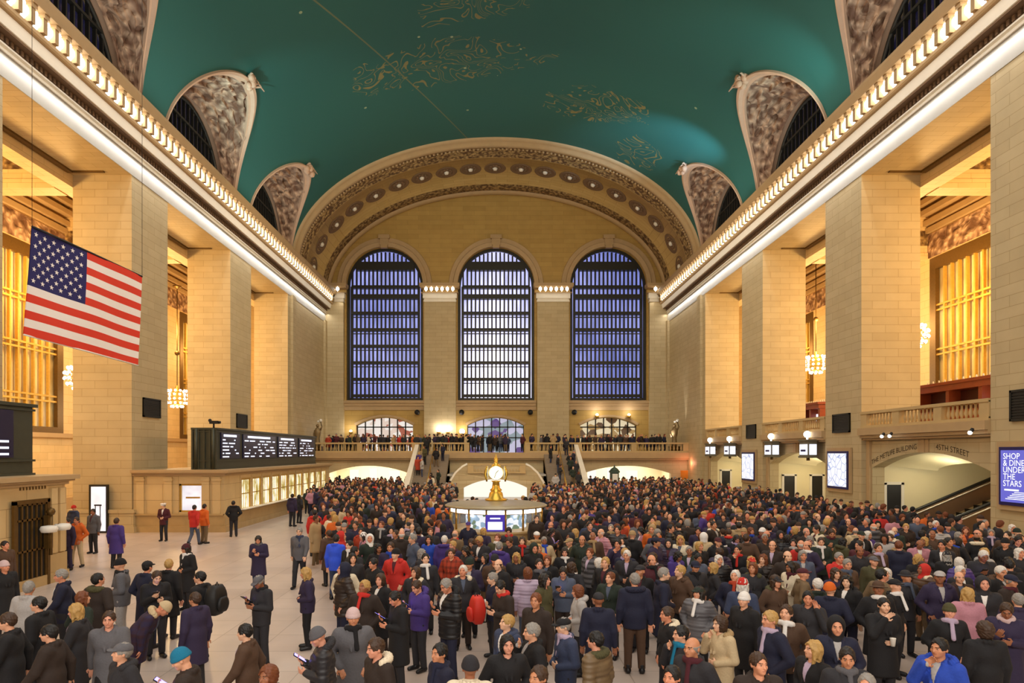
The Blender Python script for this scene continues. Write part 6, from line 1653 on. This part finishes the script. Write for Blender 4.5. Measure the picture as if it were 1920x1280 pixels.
def fill(nmax):
    named = [(x, y, o['label']) for x, y, o in PEOPLE]; n0 = len(PEOPLE); tries = 0
    cand = []
    while len(cand) < 9000: 
        y = rng.uniform(11.5, 34); x = rng.uniform(-9, 17.2)
        if in_crowd(x, y): cand.append((y, x))
    cand.sort(key=lambda q: q[0] + rng.uniform(0, 2.2))
    for y, x in cand:
        if len(PEOPLE) >= nmax: break
        if not free(x, y, .70 if y < 18 else .62): continue
        woman = rng.random() < .42
        hk = rng.choice(('long', 'bob', 'long')) if woman else rng.choice(('short', 'short', 'short', 'bald'))
        hc = rng.choice(('black', 'black', 'dark', 'dark', 'brown', 'brown', 'auburn', 'blond', 'grey', 'white') if hk != 'bald' else ('grey', 'dark', 'white', 'brown'))
        hat = None
        if rng.random() < .22: hat = (rng.choice(('beanie', 'beanie', 'cap', 'hood')), rng.choice(('black', 'charcoal', 'grey', 'navy', 'maroon', 'red', 'tan', 'white', 'dark green')))
        cc = rng.choice(CW); ck = rng.choice(('jacket', 'jacket', 'coat', 'puffer', 'coat', 'suit' if not woman and cc in ('black', 'charcoal', 'navy', 'grey') else 'jacket'))
        sc = rng.choice(('white', 'grey', 'maroon', 'tan', 'red', 'blue', 'black', 'lilac')) if rng.random() < .3 else None
        if sc == cc: sc = None
        fur = rng.choice(('cream', 'tan', 'olive', 'brown')) if sc is None and rng.random() < .14 else None
        ps = rng.choice(('look', 'look', 'stand', 'pocket', 'hold', 'phone', 'stand', 'mouth' if rng.random() < .3 else 'hold'))
        fc = rng.choice((0, 0, 0, -20, -20, 20, -45, -45, -60, -80, 45, 90, 170, 150)) + rng.uniform(-18, 18)
        what = (HN[hk] % hc) if not hat or hat[0] == 'cap' else ''
        lab = ('%s person in %s %s' % (what, cc, GARB[ck])).strip() 
        ex = []
        if hat: ex.append(hat[1] + ' ' + {'beanie': 'knit hat', 'cap': 'cap', 'hood': 'hood'}[hat[0]])
        if sc: ex.append(sc + ' scarf')
        if fur: ex.append(fur + ' fur hood')
        if ex: lab += ' with ' + ' and '.join(ex)
        # place: beside the nearest named neighbour
        dx, dy, nl = min(((a - x, b_ - y, l) for a, b_, l in named), key=lambda q: q[0]**2 + q[1]**2)
        rel = ('right of' if dx < 0 else 'left of') if abs(dx) > abs(dy)*1.1 else ('in front of' if dy > 0 else 'behind')
        short = nl.split(',')[0].replace('person', 'one').split()
        cut = ' '.join(short[:max(4, 15 - len(lab.split()) - len(rel.split()))])
        while cut.split() and cut.split()[-1] in ('in', 'and', 'a', 'the', 'with', 'of', 'to', 'by', 'at', 'from', 'near', 'on', 'an', 'beside', 'behind', 'its', 'facing', 'looking', 'seen', 'wearing', 'holding', 'standing', 'dark', 'long', 'black', 'grey', 'white', 'navy', 'pale', 'cream', 'charcoal', 'red', 'brown', 'bright', 'light'): cut = ' '.join(cut.split()[:-1])
        full = '%s %s the %s' % (lab, rel, cut)
        w_ = full.split()
        if len(w_) > 16: full = '%s %s the %s' % (lab, rel, ' '.join(cut.split()[:max(2, 16 - len(lab.split()) - len(rel.split()) - 1)]))
        while len(full.split()) > 16: full = ' '.join(full.split()[:-1])
        while full.split()[-1] in ('in', 'and', 'a', 'the', 'with', 'of', 'to', 'dark', 'long', 'black', 'white', 'grey', 'navy', 'left', 'right'): full = ' '.join(full.split()[:-1])
        if full in used or lab in used and len(full.split()) > 16: continue
        used[full] = 1
        person(x, y, fc, ps, (ck, cc), (hk, hc) if not hat or hat[0] == 'cap' and hk != 'bob' or hat[0] == 'beanie' and hk == 'long' else None, hat, rng.choice(('charcoal', 'black', 'denim', 'navy', 'dark brown', 'khaki')), 'black', sc, fur, None,
               rng.uniform(1.6, 1.72) if woman else rng.uniform(1.68, 1.84), full)
        if ps == 'phone' and rng.random() < .35: 
            phone(PEOPLE[-1][2], 'phone', 'lit phone held by the %s' % ' '.join(lab.split()[:9]))
fill(300)

# ------------------------------------------------------------------ everyone farther away: one mass
def crowd():
    far = []
    pr = random.Random(5)
    def lod(ps, ck, hk):
        J = J_of(ps)
        A = surface(lambda P: coat_fn(P, J, **COATS[ck]), (-.5, -.55, COATS[ck]['hem'] - .03), (.5, .45, 1.62), .055)
        B = surface(lambda P: trouser_fn(P, J), (-.3, -.4, .05), (.3, .42, 1.04), .06)
        hm, h0 = J['HM'], J['head']
        Cc = surface(lambda P: smin(head_fn(P, J), capsule(P, J['neck0'], J['neck1'], .06, .055), .02), h0 - np.array((.14, .16, .1)), h0 + np.array((.14, .16, .27)), .03)
        Dd = surface(hair_fn(hk), (-.17, -.2, -.3), (.17, .2, .3), .034); Dd = (Dd[0] @ hm.T + h0, Dd[1])
        return [A, B, Cc, Dd]
    protos = [lod(*a) for a in (('look', 'coat', 'short'), ('hold', 'jacket', 'long'), ('pocket', 'puffer', 'beanie'), ('stand', 'coat', 'short'), ('phone', 'jacket', 'bob'), ('look', 'jacket', 'short'))]
    Vs, Qs, Cs, o = [], [], [], 0
    taken = [(a, b_) for a, b_, _ in PEOPLE]
    cells = {}
    for a, b_ in taken: cells.setdefault((int(a//1), int(b_//1)), []).append((a, b_))
    def ok(x, y, d):
        for i in (-1, 0, 1):
            for j in (-1, 0, 1):
                for a, b_ in cells.get((int(x//1) + i, int(y//1) + j), ()):
                    if (a - x)**2 + (b_ - y)**2 < d*d: return False
        return True
    def put(x, y, z, k=None):
        nonlocal o
        if min((x - 17.3)**2, (x + 17.4)**2) + (y - 63.8)**2 < 1.0 or (x - xw(1152, 58.8))**2 + (y - 58.8)**2 < .75: return
        cells.setdefault((int(x//1), int(y//1)), []).append((x, y))
        pt = protos[pr.randrange(6)] if k is None else protos[k]
        a = R(pr.choice((0, 0, -30, 30, 60, -70, 180, 150, 90)) + pr.uniform(-20, 20)); s = pr.uniform(.93, 1.05)
        Rm = np.array([[math.cos(a), -math.sin(a), 0], [math.sin(a), math.cos(a), 0], [0, 0, 1]])*s
        cols = [COLS[pr.choice(CW)], COLS[pr.choice(('charcoal', 'black', 'denim', 'navy', 'khaki'))], pr.choice(SKINS), HAIRC[pr.choice(('black', 'black', 'dark', 'dark', 'brown', 'brown', 'auburn', 'blond', 'grey'))]]
        for (V, Q), c in zip(pt, cols):
            Vs.append(V @ Rm.T + (x, y, z)); Qs.append(Q + o); Cs.append(np.tile(np.array(lin(c), 'f'), (len(V), 1))); o += len(V)
    n = 0
    for y0 in np.arange(18, 55.5, .5):
        for t in range(130):
            y = y0 + pr.uniform(0, .5); x = pr.uniform(-13, 17.4)
            px = VPX + x*FOC/y
            if px > 1918 or (x - XK)**2 + (y - YK)**2 < 2.5**2 or (836 < px < 1024 and y < 26) or (855 < px < 1000 and y > 33): continue
            left = 590 if y < 30 else 605
            if px < left and not (y > 40 and px > 575 and x > -12.5): continue
            if y > 50 and abs(x) < 8.2: continue
            if y < 27 and pr.random() < .5: continue
            if x > 16.8 and any(abs(y - (a + b_)/2) < (b_ - a)/2 + .4 for a, b_ in PIERS): continue
            if not ok(x, y, .6 if y < 34 else .68): continue
            put(x, y, 0); n += 1
    for t in range(4000):                                 # under the west balcony, on the stairs, along the balcony rail
        x, y = pr.uniform(-16, 16.5), pr.uniform(55, 62)
        if abs(x) < 8.4: continue
        if ok(x, y, .75) and pr.random() < .5: put(x, y, 0)
    for t in range(420):
        x, y = pr.uniform(-17.4, 17.4), pr.uniform(63.2, 64.2)
        if abs(x) < 2.4: continue
        if ok(x, y, .46): put(x, y, 4.0)
    for t in range(26):
        x, y = pr.uniform(-2.3, 1.2), pr.uniform(63.0, 67)
        if ok(x, y, .5): put(x, y, 4.0)
    for s in (-1, 1):
        for k in range(22):
            yy = YBF - .3 - k*.36
            if pr.random() < .42: put(s*pr.choice((5.0, 5.5, 6.6, 7.0)), yy, 4.0*(22 - k)/23)
    V, Q, Cc = np.concatenate(Vs), np.concatenate(Qs), np.concatenate(Cs)
    m = NT('crowd_clothes'); at_ = m.n('Attribute', attribute_name='tint'); m.base(at_.outputs[0]).rough(.8)
    me = np_mesh('crowd', [(V, Q, 0)], [m.mat]); ca = me.color_attributes.new('tint', 'FLOAT_COLOR', 'POINT'); ca.data.foreach_set('color', Cc.ravel())
    ob = bpy.data.objects.new('crowd', me); COL.objects.link(ob)
    tag(ob, 'packed mass of people in the distance filling the hall, stairs and balcony', 'crowd', None, 'stuff')
    print('crowd', n, len(V))
crowd()
